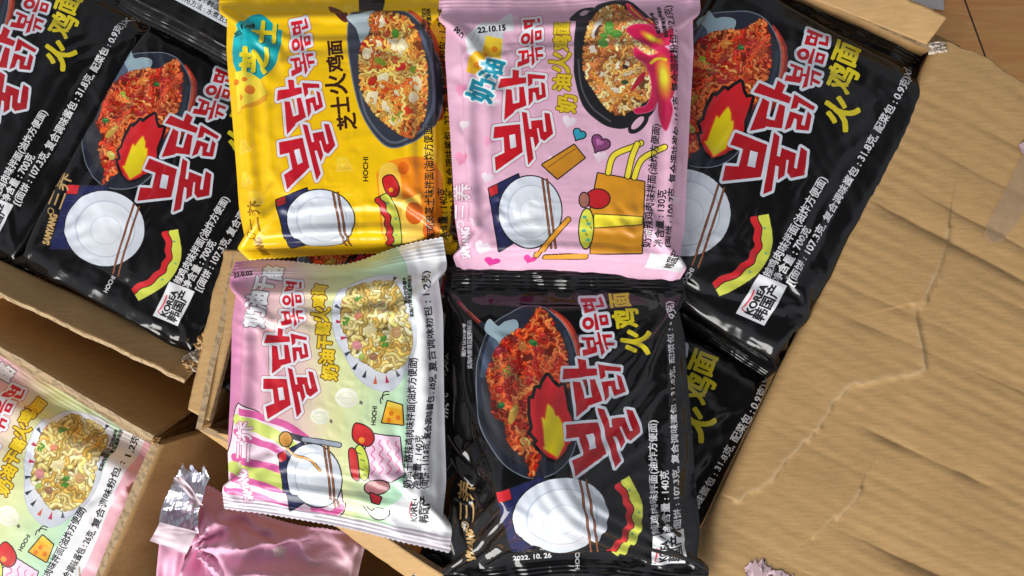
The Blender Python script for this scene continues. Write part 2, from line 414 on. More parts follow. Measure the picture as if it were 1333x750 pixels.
def pan_print(a, seed):
    pan = [(665, 408), (640, 425), (625, 460), (620, 500), (625, 540), (640, 572), (665, 600), (700, 611), (738, 590), (753, 540), (753, 480), (738, 430), (712, 404), (688, 399)]
    a.poly([(716, 402), (742, 420), (757, 455), (762, 500), (755, 530), (745, 500), (740, 450), (722, 415)], (150, 48, 38), True)
    a.poly([(722, 408), (744, 430), (755, 468), (757, 495), (748, 480), (742, 450)], (196, 84, 62), True)
    a.poly(pan, (42, 45, 58), True, ((1.2, (118, 128, 142)),))
    a.poly([(640, 470), (628, 500), (632, 540), (650, 575), (690, 600), (700, 590), (660, 540)], (58, 58, 66), True)
    a.poly([(642, 430), (630, 460), (627, 490), (640, 480), (650, 450)], (84, 98, 122), True)
    a.line([(735, 432), (745, 470), (746, 510)], 5, (52, 62, 78))
    a.line([(597, 394), (610, 407), (628, 423)], 5, (120, 44, 38)); a.line([(599, 394), (612, 407), (630, 423)], 1.6, (186, 92, 78))
    a.line([(627, 422), (635, 429)], 7, (40, 46, 58))
    a.poly([(637, 416), (648, 425), (658, 419), (671, 417), (674, 428), (664, 440), (660, 470), (652, 470), (650, 446), (632, 430)], (146, 170, 182), True, ((.6, (180, 200, 208)),))
    reg = [(700, 402), (714, 411), (730, 440), (738, 470), (738, 520), (725, 560), (703, 585), (690, 612), (684, 590), (662, 568), (657, 545), (642, 535), (641, 512), (634, 492), (641, 465), (652, 446), (668, 432), (686, 424)]
    a.noodles(reg, 150, ORANGE, seed, 2.1, 1.15)
    for x, y, rx, ry, r, c in [(662, 482, 10, 5, .6, (150, 170, 50)), (671, 489, 7, 3.5, .9, (40, 100, 40)), (694, 446, 6, 4, .3, (44, 110, 50)), (652, 524, 5, 4, -.4, (52, 120, 56)),
                               (677, 450, 9, 7, .2, (214, 130, 56)), (668, 535, 5, 13, .4, (200, 160, 66)), (692, 494, 8, 5, -.5, (176, 30, 34)), (650, 456, 8, 5, -.6, (150, 28, 38)),
                               (650, 505, 6, 5, 0, (196, 38, 30)), (707, 436, 7, 4, .5, (200, 50, 34)), (683, 567, 7, 5, .5, (206, 190, 96))]:
        a.ell(x, y, rx, ry, c, r); a.line([(x - rx * .4, y - ry * .3), (x + rx * .3, y - ry * .5)], 1.1, tuple(min(255, v + 70) for v in c), False)
    a.noodles(reg, 26, ORANGE, seed + 5, 1.7, base=False)

def bowl_print(a, cx, cy, rx, ry, rot=0, line=(30, 30, 34)):
    """plain white serving bowl on a dark napkin with chopsticks, a neutral stand-in picture"""
    q = lambda u, v: (cx + u * rx, cy + v * ry)
    a.poly([q(-1.22, -.62), q(-.35, -1.0), q(-.05, .62), q(-.92, 1.04)], (38, 42, 84), False, ((1.4, line),))
    for k in (.2, .45, .7): a.line([q(-1.15 + .28 * k, -.55 + 1.55 * k), q(-.3 + .28 * k, -.93 + 1.55 * k)], .9, (66, 72, 120), False)
    a.poly([q(-1.22, -.62), q(-.98, -.73), q(-.94, -.5), q(-1.16, -.4)], (206, 44, 52), False, ((1.0, line),))
    a.ell(cx, cy, rx * .92, ry * .95, (214, 221, 232), rot, ((1.6, line),))
    a.ell(cx + rx * .02, cy, rx * .70, ry * .72, (188, 197, 212), rot); a.ell(cx + rx * .03, cy, rx * .66, ry * .69, (222, 228, 237), rot)
    a.ell(cx + rx * .05, cy + ry * .02, rx * .36, ry * .38, (206, 214, 226), rot); a.ell(cx + rx * .06, cy + ry * .03, rx * .33, ry * .35, (226, 231, 239), rot)
    for d in (0, .13):
        a.line([q(.36 + d, -.86), q(.62 + d, .95)], 3.2, line, False); a.line([q(.36 + d, -.86), q(.62 + d, .95)], 1.9, (150, 84, 48), False)

def ruffle(a, pts, w=11, line=(28, 26, 28)):
    p = smooth_pts(pts, 8, False); n = np.gradient(p, axis=0); n /= np.linalg.norm(n, axis=1)[:, None]; n = np.stack([-n[:, 1], n[:, 0]], 1)
    wob = np.sin(np.arange(len(p)) * 1.25)[:, None] * 1.5
    r0 = p + n * (w * .9 + wob); r1 = p + n * (0 + wob); r2 = p - n * (w * 1.1)
    a.poly(np.vstack([r0, r1[::-1]]), (206, 44, 50), False, ((1.3, line),))
    a.poly(np.vstack([r1, r2[::-1]]), (208, 214, 84), False, ((1.3, line),))
    for k in range(4, len(p) - 3, 6):
        q = p[k] - n[k] * w * (.35 + .3 * ((k // 6) % 2)); a.ell(q[0], q[1], 1.8, 1.5, (110, 170, 130))

BLK = (17, 17, 19)
def black_common(a, seed):
    pan_print(a, seed)
    flame_print(a)

def faint_pattern(a, box, col, seed, n=26):
    rng = random.Random(seed)
    for k in range(n):
        x = rng.uniform(box[0], box[2]); y = rng.uniform(box[1], box[3]); r = rng.uniform(7, 14)
        a.line([(x - r, y - r * .6), (x + r, y - r * .7), (x + r * .9, y + r * .7), (x - r * .9, y + r * .6)], .7, col, True, 1, True)

def art_black():
    a = Art((566, 330, 936, 790), 4, None, BLK)
    faint_pattern(a, (590, 400, 900, 740), (27, 27, 29), 3)
    a.line([(757, 604), (735, 612)], 2, (80, 40, 36)); a.line([(760, 609), (738, 617)], 2, (80, 40, 36))
    black_common(a, 1)
    bowl_print(a, 728, 664, 66, 55)
    ruffle(a, [(806, 622), (822, 655), (818, 690), (796, 722)], 11)
    title(a, None, (176, 28, 38), ((3.6, (206, 214, 226)),))
    ye = (214, 196, 40); sh = ((1.2, 1.2), (60, 50, 14))
    a.glyph('面', 807, 391, 18, 27, ye, -.08, 1.1, (), sh); a.glyph('鸡', 814.5, 415, 23, 33, ye, -.1, 1.1, (), sh); a.glyph('火', 826, 444, 29, 36, ye, .1, 1.6, (), sh)
    w = (222, 222, 226)
    a.text('图片仅供参考', (605, 463), (605, 421), 5.5, (170, 170, 174), .1); a.text('实际内容请见配料标示', (612, 479), (612, 417), 5.5, (170, 170, 174), .1)
    maker(a, 608, 733, 606, 627, (196, 160, 104), 21)
    a.text('辣鸡肉味拌面(油炸方便面)', (851, 692), (849, 547), 11, w, .3); a.text('净含量 : 140克', (867, 692), (864, 612), 11, w, .3)
    a.text('(面饼 : 107.3克, 复合调味酱包 : 31.8克, 配菜包 : 0.9克)', (882, 692), (872, 392), 10, w, .25)
    a.text('2022. 10. 26', (668, 731), (718, 727), 7.5, w, .25); a.text('HOCHI', (752, 744), (752, 716), 7, (200, 200, 204), .2)
    return a

# black five-pack: drawn where it is seen on the right-hand pack, then turned upright
TH = math.radians(29)
def rotA(p):
    p = np.array(p, float).reshape(-1, 2) - (990, 210); c, q = math.cos(TH), math.sin(TH)
    return np.stack([p[:, 0] * c + p[:, 1] * q, -p[:, 0] * q + p[:, 1] * c], 1)
def unrotA(p):
    p = np.array(p, float).reshape(-1, 2); c, q = math.cos(TH), math.sin(TH)
    return np.stack([p[:, 0] * c - p[:, 1] * q + 990, p[:, 0] * q + p[:, 1] * c + 210], 1)
MULTI_BOX = (-185, -265, 175, 285)

def art_black_multi():
    a = Art(MULTI_BOX, 4, rotA, BLK)
    old = a.aff
    f = fit_affine([(756, 388.2), (765.4, 421), (731, 485.6), (746.2, 611.8), (833, 562), (734, 548), (798, 605), (700, 402), (712, 487), (634, 423), (723, 586), (620, 500)],
                   [(1056, 37.3), (1050, 74.7), (980, 122.7), (938.6, 232), (1040, 228), (950.7, 181), (994.4, 248.5), (977, 17), (962.7, 114.7), (924, 13), (925, 205), (868, 82)])
    a.map = f
    black_common(a, 9)
    bowl_print(a, 722, 668, 62, 58)
    ruffle(a, [(806, 632), (826, 664), (824, 700), (800, 738)], 11)
    title(a, None, (176, 28, 38), ((3.6, (206, 214, 226)),))
    a.map = None
    C = lambda x, y: (1.15 * x + 727, 1.15 * y - 64.4)
    up = lambda x, y, L: (x + L * math.sin(TH), y - L * math.cos(TH))
    ye = (214, 196, 40)
    a.glyph('面', 1100, 70, 27, 34, ye, TH - .12, 1.2); a.glyph('鸡', 1094, 103, 33, 38, ye, TH - .05, 1.2); a.glyph('火', 1090, 147, 35, 42, ye, TH + .1, 1.8)
    w = (222, 222, 226)
    x, y = 994, 360; a.text('辣鸡肉味拌面(油炸方便面)', (x, y), (1069, 232), 12.5, w, .35)
    a.text('净含量 : 700克', (1007, 366), (1049, 297), 12.5, w, .35)
    a.text('[(面饼 : 107.3克, 复合调味酱包 : 31.8克, 配菜包 : 0.9克)X5]', (1024, 370), (1192, 82), 12, w, .3)
    p = C(141, 75); a.text('图片仅供参考', C(134, 92), C(146, 60), 6.5, (160, 160, 164), .1); a.text('实际内容请见配料标示', C(132, 110), C(152, 62), 6.5, (160, 160, 164), .1)
    m0 = C(56, 318); m1 = C(88, 226); maker(a, m0[0], m0[1], m1[0], m1[1], (196, 160, 104), 23)
    h0 = C(138, 380); a.text('HOCHI', h0, up(*h0, 26), 8, (200, 200, 204), .2)
    return a

def art_yellow():
    a = Art((270, -40, 606, 372), 4, None, (252, 203, 10))
    for k, (x, y) in enumerate([(318, 190), (335, 258), (450, 215), (455, 12), (560, 200), (320, 232), (400, 262)]):
        a.poly([(x - 9, y + 9), (x - 8, y - 8), (x + 3, y - 7), (x + 10, y + 7)], (250, 204, 50), False, ((.9, (253, 218, 92)),)); a.ell(x - 2, y + 2, 2.4, 2.4, (253, 218, 92))
    # round teal badge, wedge of cheese
    a.poly([(352, 28), (338, 20), (320, 26), (305, 42), (299, 66), (306, 92), (322, 104), (342, 104), (358, 88), (365, 66), (368, 42), (361, 38)], (16, 172, 180), True)
    gy = (246, 222, 34); sg = ((1.6, 1.2), (20, 110, 110))
    a.glyph('士', 346, 43, 27, 29, gy, .06, 1.4, (), sg); a.glyph('芝', 333, 80, 34, 33, gy, .06, 1.4, (), sg)
    a.poly([(304, 93), (328, 96), (342, 106), (351, 124), (350, 133), (330, 140), (305, 148)], (240, 168, 40)); a.poly([(304, 92), (328, 96), (341, 106), (350, 124), (306, 146)], (250, 222, 66))
    for x, y, r in [(327, 118, 6), (321, 105, 3), (315, 128, 4), (305, 106, 4)]: a.ell(x, y, r, r, (236, 130, 36))
    # cheese wheel behind the text
    a.poly([(492, 238), (494, 224), (506, 212), (530, 206), (552, 205), (570, 218), (577, 240), (572, 300), (560, 322), (505, 326)], (240, 138, 26), True)
    a.poly([(494, 232), (506, 213), (520, 222), (524, 262), (520, 322), (503, 324)], (247, 196, 70), True); a.poly([(524, 262), (548, 252), (552, 322), (520, 324)], (250, 206, 84))
    for x, y, r in [(540, 278, 12), (526, 220, 7), (558, 300, 8)]: a.ell(x, y, r, r * 1.2, (224, 104, 20))
    # pan of noodles
    pan = [(454, 35), (457, 80), (470, 141), (489, 176), (510, 193), (537, 186), (555, 172), (570, 155), (576, 120), (572, 80), (552, 40), (531, 19), (497, 12), (465, 14)]
    a.poly([(530, 14), (560, 34), (579, 80), (582, 125), (575, 155), (563, 150), (572, 110), (560, 60)], (206, 84, 34), True)
    a.poly(pan, (58, 62, 74), True, ((1.6, (120, 128, 138)),)); a.line([(470, 120), (480, 155), (508, 186), (535, 180), (556, 164)], 3, (96, 104, 118)); a.line([(548, 44), (562, 90), (563, 140), (552, 165)], 4, (84, 92, 116))
    a.poly([(464, -8), (500, -10), (497, 12), (466, 12)], (50, 40, 40)); a.poly([(426, 4), (448, 14), (455, 26), (448, 30), (430, 14)], (96, 40, 28), True)
    a.poly([(452, 24), (470, 20), (486, 15), (488, 24), (480, 44), (478, 62), (470, 56), (464, 38)], (172, 188, 194), True)
    reg = [(481, 24), (500, 16), (521, 21), (537, 30), (550, 62), (556, 95), (554, 144), (538, 180), (518, 173), (489, 149), (472, 120), (470, 99), (470, 66), (483, 42)]
    cols = [(226, 104, 40), (232, 130, 50), (236, 180, 80), (240, 200, 110), (228, 150, 60), (206, 70, 34), (238, 160, 70)]
    a.noodles(reg, 170, cols, 21, 1.9, 1.15)
    rng = random.Random(4)
    for x, y in [(497, 28), (512, 58), (525, 64), (478, 72), (500, 105), (487, 130), (505, 140), (538, 128), (522, 118), (515, 158), (541, 110), (490, 60)]:
        a.poly([(x + rng.uniform(5, 9) * math.cos(t), y + rng.uniform(6, 14) * math.sin(t)) for t in np.linspace(0, 5.5, 7)], (240, 226, 180), True)
        a.line([(x - 2, y - 3), (x + 2, y + 3)], 2, (252, 246, 224))
    for x, y, rx, ry, r, c in [(508, 28, 8, 5, .5, (200, 34, 40)), (515, 44, 5, 6, 0, (84, 140, 50)), (496, 82, 9, 4, .5, (130, 150, 40)), (538, 92, 4, 10, .2, (120, 150, 44)), (521, 88, 8, 6, 0, (206, 40, 48)),
                               (521, 113, 7, 3, 0, (90, 140, 60)), (478, 58, 7, 4, 0, (176, 28, 34)), (517, 153, 5, 9, .6, (150, 170, 70)), (485, 108, 6, 6, 0, (200, 50, 30)), (533, 145, 6, 5, 0, (210, 60, 34))]:
        a.ell(x, y, rx, ry, c, r)
    a.noodles(reg, 26, cols, 22, 1.7, base=False)
    title(a, {0: (379.4, 22), 1: (386, 66.6), 2: (362.5, 131.6), 3: (364.7, 190), 4: (416, 237), 5: (437, 190)}, (204, 26, 44), ((4.4, (214, 120, 20)), (3.4, (226, 230, 240))))
    br = (62, 30, 16)
    for ch, x, y, w_, h_ in [('面', 437, 64, 18, 19), ('鸡', 438, 85, 21, 21), ('火', 439, 112, 26, 27), ('士', 445, 139, 21, 24), ('芝', 453, 160, 20, 24)]: a.glyph(ch, x, y, w_, h_, br, -.1, .8)
    # picture of a bowl with a garnish
    bowl_print(a, 418, 286, 47, 40); ruffle(a, [(497, 256), (508, 280), (512, 305), (508, 326)], 9)
    a.poly([(500, 234), (512, 230), (520, 245), (516, 256), (505, 252)], (206, 34, 40), True, ((1.4, (40, 24, 20)),)); a.ell(510, 248, 3, 3, (246, 170, 40))
    bk = (44, 34, 12)
    a.text('HOCHI', (477, 237), (477, 206), 8, bk, .25)
    a.text('辣鸡肉芝士味拌面(油炸方便面)', (560, 313), (557, 163), 11, bk, .3); a.text('净含量 : 140克', (577, 312), (576, 245), 11, bk, .3)
    a.text('(面饼 : 108.1克, 复合调味酱包 : 22.7克, 复合调味粉包 : 1.25克)', (592, 320), (573, 6), 10.5, bk, .3)
    a.text('图片仅供', (552, 40), (551, 8), 5, bk, .05); a.text('实际内容请见配料', (559, 52), (557, 8), 5, bk, .05)
    maker(a, 331, 345, 330, 262, (150, 106, 10), 22)
    a.text('2022', (304, 45), (315, 42), 7, (20, 18, 14), .3); a.text('11.09', (313, 40), (333, 34), 8, (20, 18, 14), .4)
    return a

def heart(a, x, y, r, col, rot=0, outline=(), al=1.0):
    t = np.linspace(0, 6.283, 36, endpoint=False); hx = 16 * np.sin(t) ** 3; hy = -(13 * np.cos(t) - 5 * np.cos(2 * t) - 2 * np.cos(3 * t) - np.cos(4 * t))
    c, q = math.cos(rot), math.sin(rot); hx, hy = hx * r / 16, hy * r / 16
    a.poly(np.stack([x + hx * c - hy * q, y + hx * q + hy * c], 1), col, False, outline, al)

def art_pink():
    a = Art((556, -40, 934, 424), 4, None, (232, 184, 210))
    for x, y, r, c in [(604, 163, 8, (238, 226, 236)), (644, 135, 7, (238, 214, 230)), (600, 205, 10, (232, 150, 184)), (636, 185, 8, (234, 160, 194)), (634, 232, 8, (228, 214, 228)), (740, 160, 9, (236, 222, 234)),
                       (590, 250, 8, (240, 200, 220)), (628, 322, 10, (238, 226, 236)), (720, 212, 8, (238, 216, 230)), (690, 340, 9, (222, 70, 150)), (640, 345, 11, (214, 60, 150)), (600, 116, 9, (234, 150, 190)),
                       (780, 205, 9, (240, 214, 230)), (880, 260, 8, (240, 214, 230)), (667, 20, 7, (240, 204, 224)), (618, 290, 6, (240, 206, 226))]: heart(a, x, y, r, c, .3)
    z5 = lambda p: Z(575, 0, 4.1667, p); z6 = lambda p: Z(575, 160, 3.409, p); z7 = lambda p: Z(740, 0, 3.75, p)
    a.poly(z5([(135, 210), (200, 140), (300, 100), (350, 70), (375, 60), (385, 100), (390, 170), (335, 185), (325, 330), (230, 350), (150, 300)]), (222, 224, 228), True)
    for k in range(6): a.line(z5([(160 + k * 30, 230), (200 + k * 30, 150), (300 + k * 12, 110)]), .9, (196, 202, 208))
    a.poly(z5([(240, 195), (330, 215), (320, 340), (200, 410), (140, 400), (150, 320), (180, 290), (222, 290)]), (240, 186, 30)); a.poly(z5([(240, 195), (330, 215), (325, 270), (228, 255)]), (248, 214, 60))
    for x, y, r in [(287, 270, 4), (240, 300, 2.4), (190, 360, 4)]: q = z5([(x, y)])[0]; a.ell(q[0], q[1], r, r, (220, 130, 20))
    te = (26, 150, 176); ol = ((2.2, (236, 240, 244)),)
    for o in (ol, ()): a.glyph('油', 640, 92, 25, 29, te, .25, 1.3, o); a.glyph('奶', 627, 119, 29, 33, te, .25, 1.3, o)
    bk = (22, 20, 22)
    a.text('22.10.15', (622, 40), (658, 37), 8, bk, .4); a.text('PRD', (594, 38), (604, 50), 8, bk, .35)
    # black pan with noodles
    a.poly(z7([(10, 80), (38, 100), (30, 200), (28, 300), (30, 380), (70, 520), (150, 600), (220, 630), (290, 625), (400, 560), (440, 400), (420, 120), (330, 10), (250, -10), (160, 10), (110, 45), (60, 55)]), (36, 36, 40), True, ((1, (60, 60, 64)),))
    a.line(z7([(45, 300), (60, 430), (110, 530), (200, 600)]), 2.2, (84, 84, 88)); a.ell(*z7([(335, 610)])[0], 17, 9, (36, 36, 40), -.8); a.ell(*z7([(332, 608)])[0], 11, 4.5, (232, 184, 210), -.8)
    a.line(z7([(15, 78), (60, 40), (120, 30)]), 4, (36, 36, 40)); a.ell(*z7([(80, 50)])[0], 6, 3, (210, 170, 190), -.4)
    reg = z7([(70, 290), (80, 200), (110, 100), (170, 30), (250, 12), (330, 60), (400, 130), (440, 250), (430, 400), (380, 490), (300, 550), (240, 570), (180, 530), (130, 460), (80, 380)])
    cols = [(216, 140, 60), (232, 170, 84), (240, 196, 120), (206, 110, 48), (226, 128, 70), (244, 214, 150)]
    a.noodles(reg, 200, cols, 31, 1.9, 1.15)
    for x, y, rx, ry, r, c in [(270, 340, 12, 10, .3, (232, 224, 196)), (268, 335, 7, 3, .3, (60, 50, 40)), (140, 150, 7, 12, .5, (226, 216, 204)), (143, 155, 3, 8, .5, (90, 70, 60)), (120, 245, 6, 5, 0, (236, 226, 206)), (215, 450, 9, 4, 0, (230, 220, 196)),
                               (150, 370, 5, 4, 0, (236, 228, 210)), (100, 350, 4, 4, 0, (200, 110, 90)), (270, 410, 5, 3, 0, (60, 80, 50))]:
        q = z7([(x, y)])[0]; a.ell(q[0], q[1], rx, ry, c, r)
    a.noodles(reg, 26, cols, 32, 1.7, base=False)
    for x, y, rx, ry, r in [(197, 140, 6, 8, .2), (232, 168, 8, 5, 0), (168, 215, 7, 6, .6), (172, 178, 5, 4, 0), (205, 160, 4, 4, 0)]:
        q = z7([(x, y)])[0]; a.ell(q[0], q[1], rx, ry, (96, 158, 64), r); a.line([(q[0] - rx * .5, q[1]), (q[0] + rx * .5, q[1] - 1)], .8, (150, 200, 110), False)
    a.poly(z7([(290, 0), (350, 40), (420, 120), (430, 140), (400, 125), (350, 90), (300, 40)]), (206, 50, 80), True); a.line(z7([(310, 20), (360, 70), (405, 112)]), 2, (240, 180, 40))
    a.poly(z7([(285, 150), (330, 125), (400, 130), (440, 165), (500, 150), (490, 220), (462, 232), (500, 270), (522, 340), (516, 420), (482, 460), (500, 540), (472, 640), (440, 570), (432, 500), (400, 545), (330, 562), (320, 540), (378, 520), (402, 440), (380, 330), (330, 290), (320, 240), (385, 275), (440, 262), (410, 242), (340, 200)]), (208, 30, 84), True, ((1, (224, 90, 130)),))
    a.poly(z7([(300, 455), (330, 390), (370, 355), (360, 400)]), (190, 30, 60), True)
    for g in np.linspace(1.25, .35, 10):
        u_ = (1.25 - g) / .9; c = tuple(np.array((212, 40, 80)) * (1 - u_) ** 2 + np.array((236, 130, 44)) * 2 * u_ * (1 - u_) + np.array((246, 236, 60)) * u_ ** 2)
        q = z7([(462, 380)])[0]; a.ell(q[0], q[1], 10 * g, 27 * g, c, -.12); q = z7([(405, 190)])[0]; a.ell(q[0], q[1], 16 * g, 5 * g, c, .55)
    a.line(z7([(400, 310), (430, 290), (470, 300)]), 4, (244, 210, 50))
    title(a, {0: (678, 15.6), 1: (686.6, 55), 2: (650.6, 117.6), 3: (642.5, 169), 4: (686.5, 216), 5: (720, 176)}, (206, 26, 40), ((4.2, (200, 110, 130)), (3.2, (228, 232, 240))))
    yy = (226, 196, 40); yo = ((1.0, (130, 90, 24)),)
    for ch, x, y, w_, h_ in [('面', 731, 36, 18, 20), ('鸡', 731, 57, 20, 21), ('火', 728, 83, 27, 27), ('油', 731, 110, 20, 22), ('奶', 737, 137, 22, 24)]: a.glyph(ch, x, y, w_, h_, yy, .08, 1.0, yo)
    o2 = ((1.6, (40, 34, 36)),)
    heart(a, 753, 177, 8, (50, 160, 186), .5, o2); heart(a, 780, 189, 12, (136, 70, 120), .5, o2); heart(a, 779, 187, 5, (186, 110, 170), .5)
    bowl_print(a, 690, 276, 44, 48); 
    a.poly(z6([(690, 228), (895, 266), (886, 575), (660, 575), (655, 400)]), (214, 146, 36), False, ((1.6, (40, 34, 30)),)); a.poly(z6([(676, 408), (888, 420), (886, 452), (670, 466)]), (246, 226, 60), False, ((1.2, (50, 44, 30)),))
    for p in ([(735, 225), (760, 150), (850, 110), (878, 95)], [(820, 240), (838, 160), (862, 100)], [(850, 245), (880, 170), (945, 130), (985, 110)]): a.line(z6(p), 9, (50, 44, 30)); a.line(z6(p), 6.4, (246, 226, 60))
    a.poly(z6([(445, 190), (585, 103), (632, 160), (512, 252)]), (206, 140, 40), False, ((1.6, (40, 34, 30)),)); a.line(z6([(470, 200), (590, 120)]), 1, (120, 80, 30), False)
    a.ell(*z6([(690, 340)])[0], 15, 12, (196, 38, 44), 0, o2); a.ell(*z6([(630, 345)])[0], 6, 9, (170, 110, 96), 0, o2)
    a.ell(*z6([(640, 470)])[0], 9, 25, (214, 216, 74), .03, o2)
    for x, y in [(632, 420), (650, 450), (630, 480), (648, 520)]: q = z6([(x, y)])[0]; a.ell(q[0], q[1], 3, 2, (90, 170, 140)); a.line([(q[0] + 2, q[1] + 3), (q[0] + 4, q[1] + 6)], 1, (30, 30, 30), False)
    for p in ([(420, 590), (480, 520), (560, 430)], [(460, 600), (640, 595)]): a.line(z6(p), 8, (40, 34, 30), False); a.line(z6(p), 5.6, (232, 160, 50), False)
    a.text('奶油辣鸡肉味拌面(油炸方便面)', (840, 322), (853, 163), 12, bk, .3); a.text('净含量 : 130克', (855, 322), (861, 248), 11, bk, .3)
    a.text('(面饼 : 100.7克, 复合调味酱包 : ', (868, 322), (880, 160), 11, bk, .3); a.text('16.5克, 复合调味粉包 : 12.8克)', (880, 157), (872, 2), 11, bk, .3)
    a.text('图片仅供参考', (857, 44), (850, 12), 5, bk, .05); a.text('实际内容请见配料标示', (866, 52), (860, 4), 5, bk, .05)
    maker(a, 600, 338, 602, 238, (240, 236, 242), 24, ((1.0, (206, 130, 170)),))
    a.poly([(846, 329), (892, 336), (892, 360), (842, 352)], (226, 226, 230)); a.text('韩国产', (872, 352), (878, 326), 12, bk, .3)
    return a

CREAM = [(226, 190, 96), (236, 206, 118), (242, 220, 150), (214, 170, 80), (240, 212, 130), (246, 230, 176)]
def art_milk(multi=False):
    a = Art((262, 290, 640, 752), 4, None, (235, 236, 239))
    X, Y = a.xy()
    t = np.clip((X - 300 - (Y - 500) * .10) / 255, 0, 1) + 0.06 * fbm(X / 60, Y / 60, 5, 2)
    ks = np.array([0, .16, .38, .55, .75, 1.0]); cs = np.array([(212, 134, 178), (228, 176, 198), (238, 210, 198), (228, 231, 170), (212, 230, 178), (190, 228, 208)]) / 255.
    v = np.clip((Y - 470) / 200, 0, 1) * np.clip((X - 440) / 80, 0, 1)
    for k in range(3):
        g = np.interp(t, ks, cs[:, k]); g = g * (1 - v * .7) + (168, 226, 208)[k] / 255. * v * .7
        a.img[..., k] = g
    za = lambda p: Z(280, 310, 3.409, p); zb = lambda p: Z(410, 310, 3.75, p); z3 = lambda p: Z(280, 500, 3.409, p)
    # white text side
    a.poly([(520, 300), (528, 345), (540, 400), (541, 450), (532, 480), (531, 560), (526, 640), (500, 660), (492, 672), (520, 700), (515, 760), (640, 760), (640, 290)], (232, 233, 237), True)
    # striped corner
    reg = z3([(88, 95), (160, 110), (250, 150), (330, 190), (400, 225), (480, 300), (540, 400), (570, 520), (550, 590), (470, 600), (20, 560), (20, 400), (60, 250)])
    a.poly(reg, (238, 216, 228), True, ((1.4, (40, 34, 38)),))
    for p, w_, c in [([(110, 118), (200, 140), (320, 175), (410, 235)], 7, (216, 96, 160)), ([(95, 160), (200, 190), (300, 240), (380, 300)], 12, (208, 222, 116)), ([(85, 215), (200, 255), (310, 300), (370, 340)], 7, (216, 96, 160)),
                     ([(75, 330), (200, 355), (320, 390), (400, 420)], 8, (216, 96, 160)), ([(70, 378), (200, 400), (320, 440), (420, 480)], 14, (208, 222, 116)), ([(62, 412), (200, 440), (330, 490), (450, 540)], 6, (216, 96, 160)),
                     ([(45, 480), (150, 500), (300, 560), (420, 590)], 8, (216, 96, 160)), ([(40, 520), (150, 540), (260, 585)], 8, (208, 222, 116)), ([(430, 560), (500, 590), (550, 560)], 7, (216, 96, 160))]: a.line(z3(p), w_ * 1.3, c)
    a.poly([(262, 645), (300, 648), (420, 672), (600, 703), (600, 752), (262, 752)], (208, 200, 210))
    # balloons
    for x, y, s in [(453, 517, 1), (418, 541, .8)]:
        a.ell(x, y, 15 * s, 13 * s, (244, 244, 226), .2)
        for k in (-.5, 0, .5): a.line([(x - 13 * s, y), (x, y + 16 * k * s), (x + 13 * s, y + 2)], .7, (214, 226, 170))
        a.poly([(x + 17 * s, y + 3), (x + 21 * s, y + 5), (x + 20 * s, y + 9), (x + 16 * s, y + 7)], (110, 110, 100))
    # plate
    a.poly(zb([(95, 300), (90, 400), (110, 490), (150, 560), (220, 680), (320, 740), (400, 720), (480, 570), (495, 450), (470, 320), (430, 220), (370, 172), (250, 180), (150, 220)]), (218, 223, 234), True, ((1, (190, 196, 208)),))
    a.poly(zb([(125, 320), (120, 420), (160, 530), (230, 640), (320, 690), (400, 660), (455, 560), (470, 440), (440, 310), (380, 210), (260, 205), (160, 240)]), (230, 233, 240), True)
    for (x, y), c in zip(zb([(150, 483), (170, 556), (205, 622), (250, 660), (300, 690), (355, 685), (405, 655), (125, 405), (115, 330), (383, 200), (465, 590)]), [(196, 60, 90), (70, 74, 90), (40, 40, 46), (60, 56, 60), (210, 100, 60), (190, 50, 90), (90, 90, 100), (190, 60, 90), (80, 84, 100), (60, 60, 66), (120, 120, 126)]):
        d = np.array([x - 494, y - 432], float); d /= np.linalg.norm(d); n = np.array([-d[1], d[0]]); q = np.array([x, y])
        a.poly([q + d * 5 + n * 2.6, q + d * 5 - n * 2.6, q - d * 6], c)
    reg = zb([(190, 220), (300, 202), (380, 220), (430, 300), (468, 470), (460, 560), (420, 620), (340, 648), (270, 610), (190, 560), (170, 480), (140, 430), (135, 320), (150, 280)])
    a.noodles(reg, 130, CREAM, 41, 2.8, 1.05)
    for x, y, rx, ry, r, c in [(335, 330, 8, 7, .3, (226, 150, 140)), (220, 380, 7, 5, .3, (230, 140, 110)), (210, 520, 7, 6, .6, (222, 150, 150)), (290, 575, 6, 5, 0, (150, 110, 80)), (150, 300, 5, 4, 0, (220, 140, 110)), (260, 440, 12, 6, .2, (236, 222, 170)), (400, 460, 7, 8, 0, (204, 160, 110)), (235, 575, 4, 4, 0, (170, 190, 90))]:
        q = zb([(x, y)])[0]; a.ell(q[0], q[1], rx, ry, c, r); a.line([(q[0] - rx * .4, q[1] - 1), (q[0] + rx * .5, q[1] - 2)], 1.2, tuple(min(255, k + 30) for k in c), False)
    a.noodles(reg, 14, CREAM, 42, 2.6, 1.1, base=False)
    rng = random.Random(3)
    for x, y, r in [(215, 280, 6), (155, 400, 6), (335, 500, 9)]:
        q = zb([(x, y)])[0]
        for k in range(7): a.ell(q[0] + rng.uniform(-r, r) * .6, q[1] + rng.uniform(-r, r) * .7, r * .42, r * .24, (90, 150, 60), rng.uniform(0, 3))
    title(a, {0: (368, 362), 1: (374, 389), 2: (349, 443.5), 3: (343, 498), 4: (388.5, 539.6), 5: (416, 510)}, (200, 26, 44), ((4.3, (196, 130, 130)), (3.3, (232, 234, 242))))
    wh = (240, 240, 244); go = ((1.3, (130, 110, 124)),)
    for ch, x, y, w_, h_ in [('酪', 352, 352, 18, 25), ('干', 341, 370, 20, 25), ('油', 336, 391, 21, 25), ('奶', 332, 413, 24, 27)]: a.glyph(ch, x, y, w_, h_, wh, .12, 1.2, go)
    yy = (238, 204, 40); bo = ((1.2, (116, 66, 24)),)
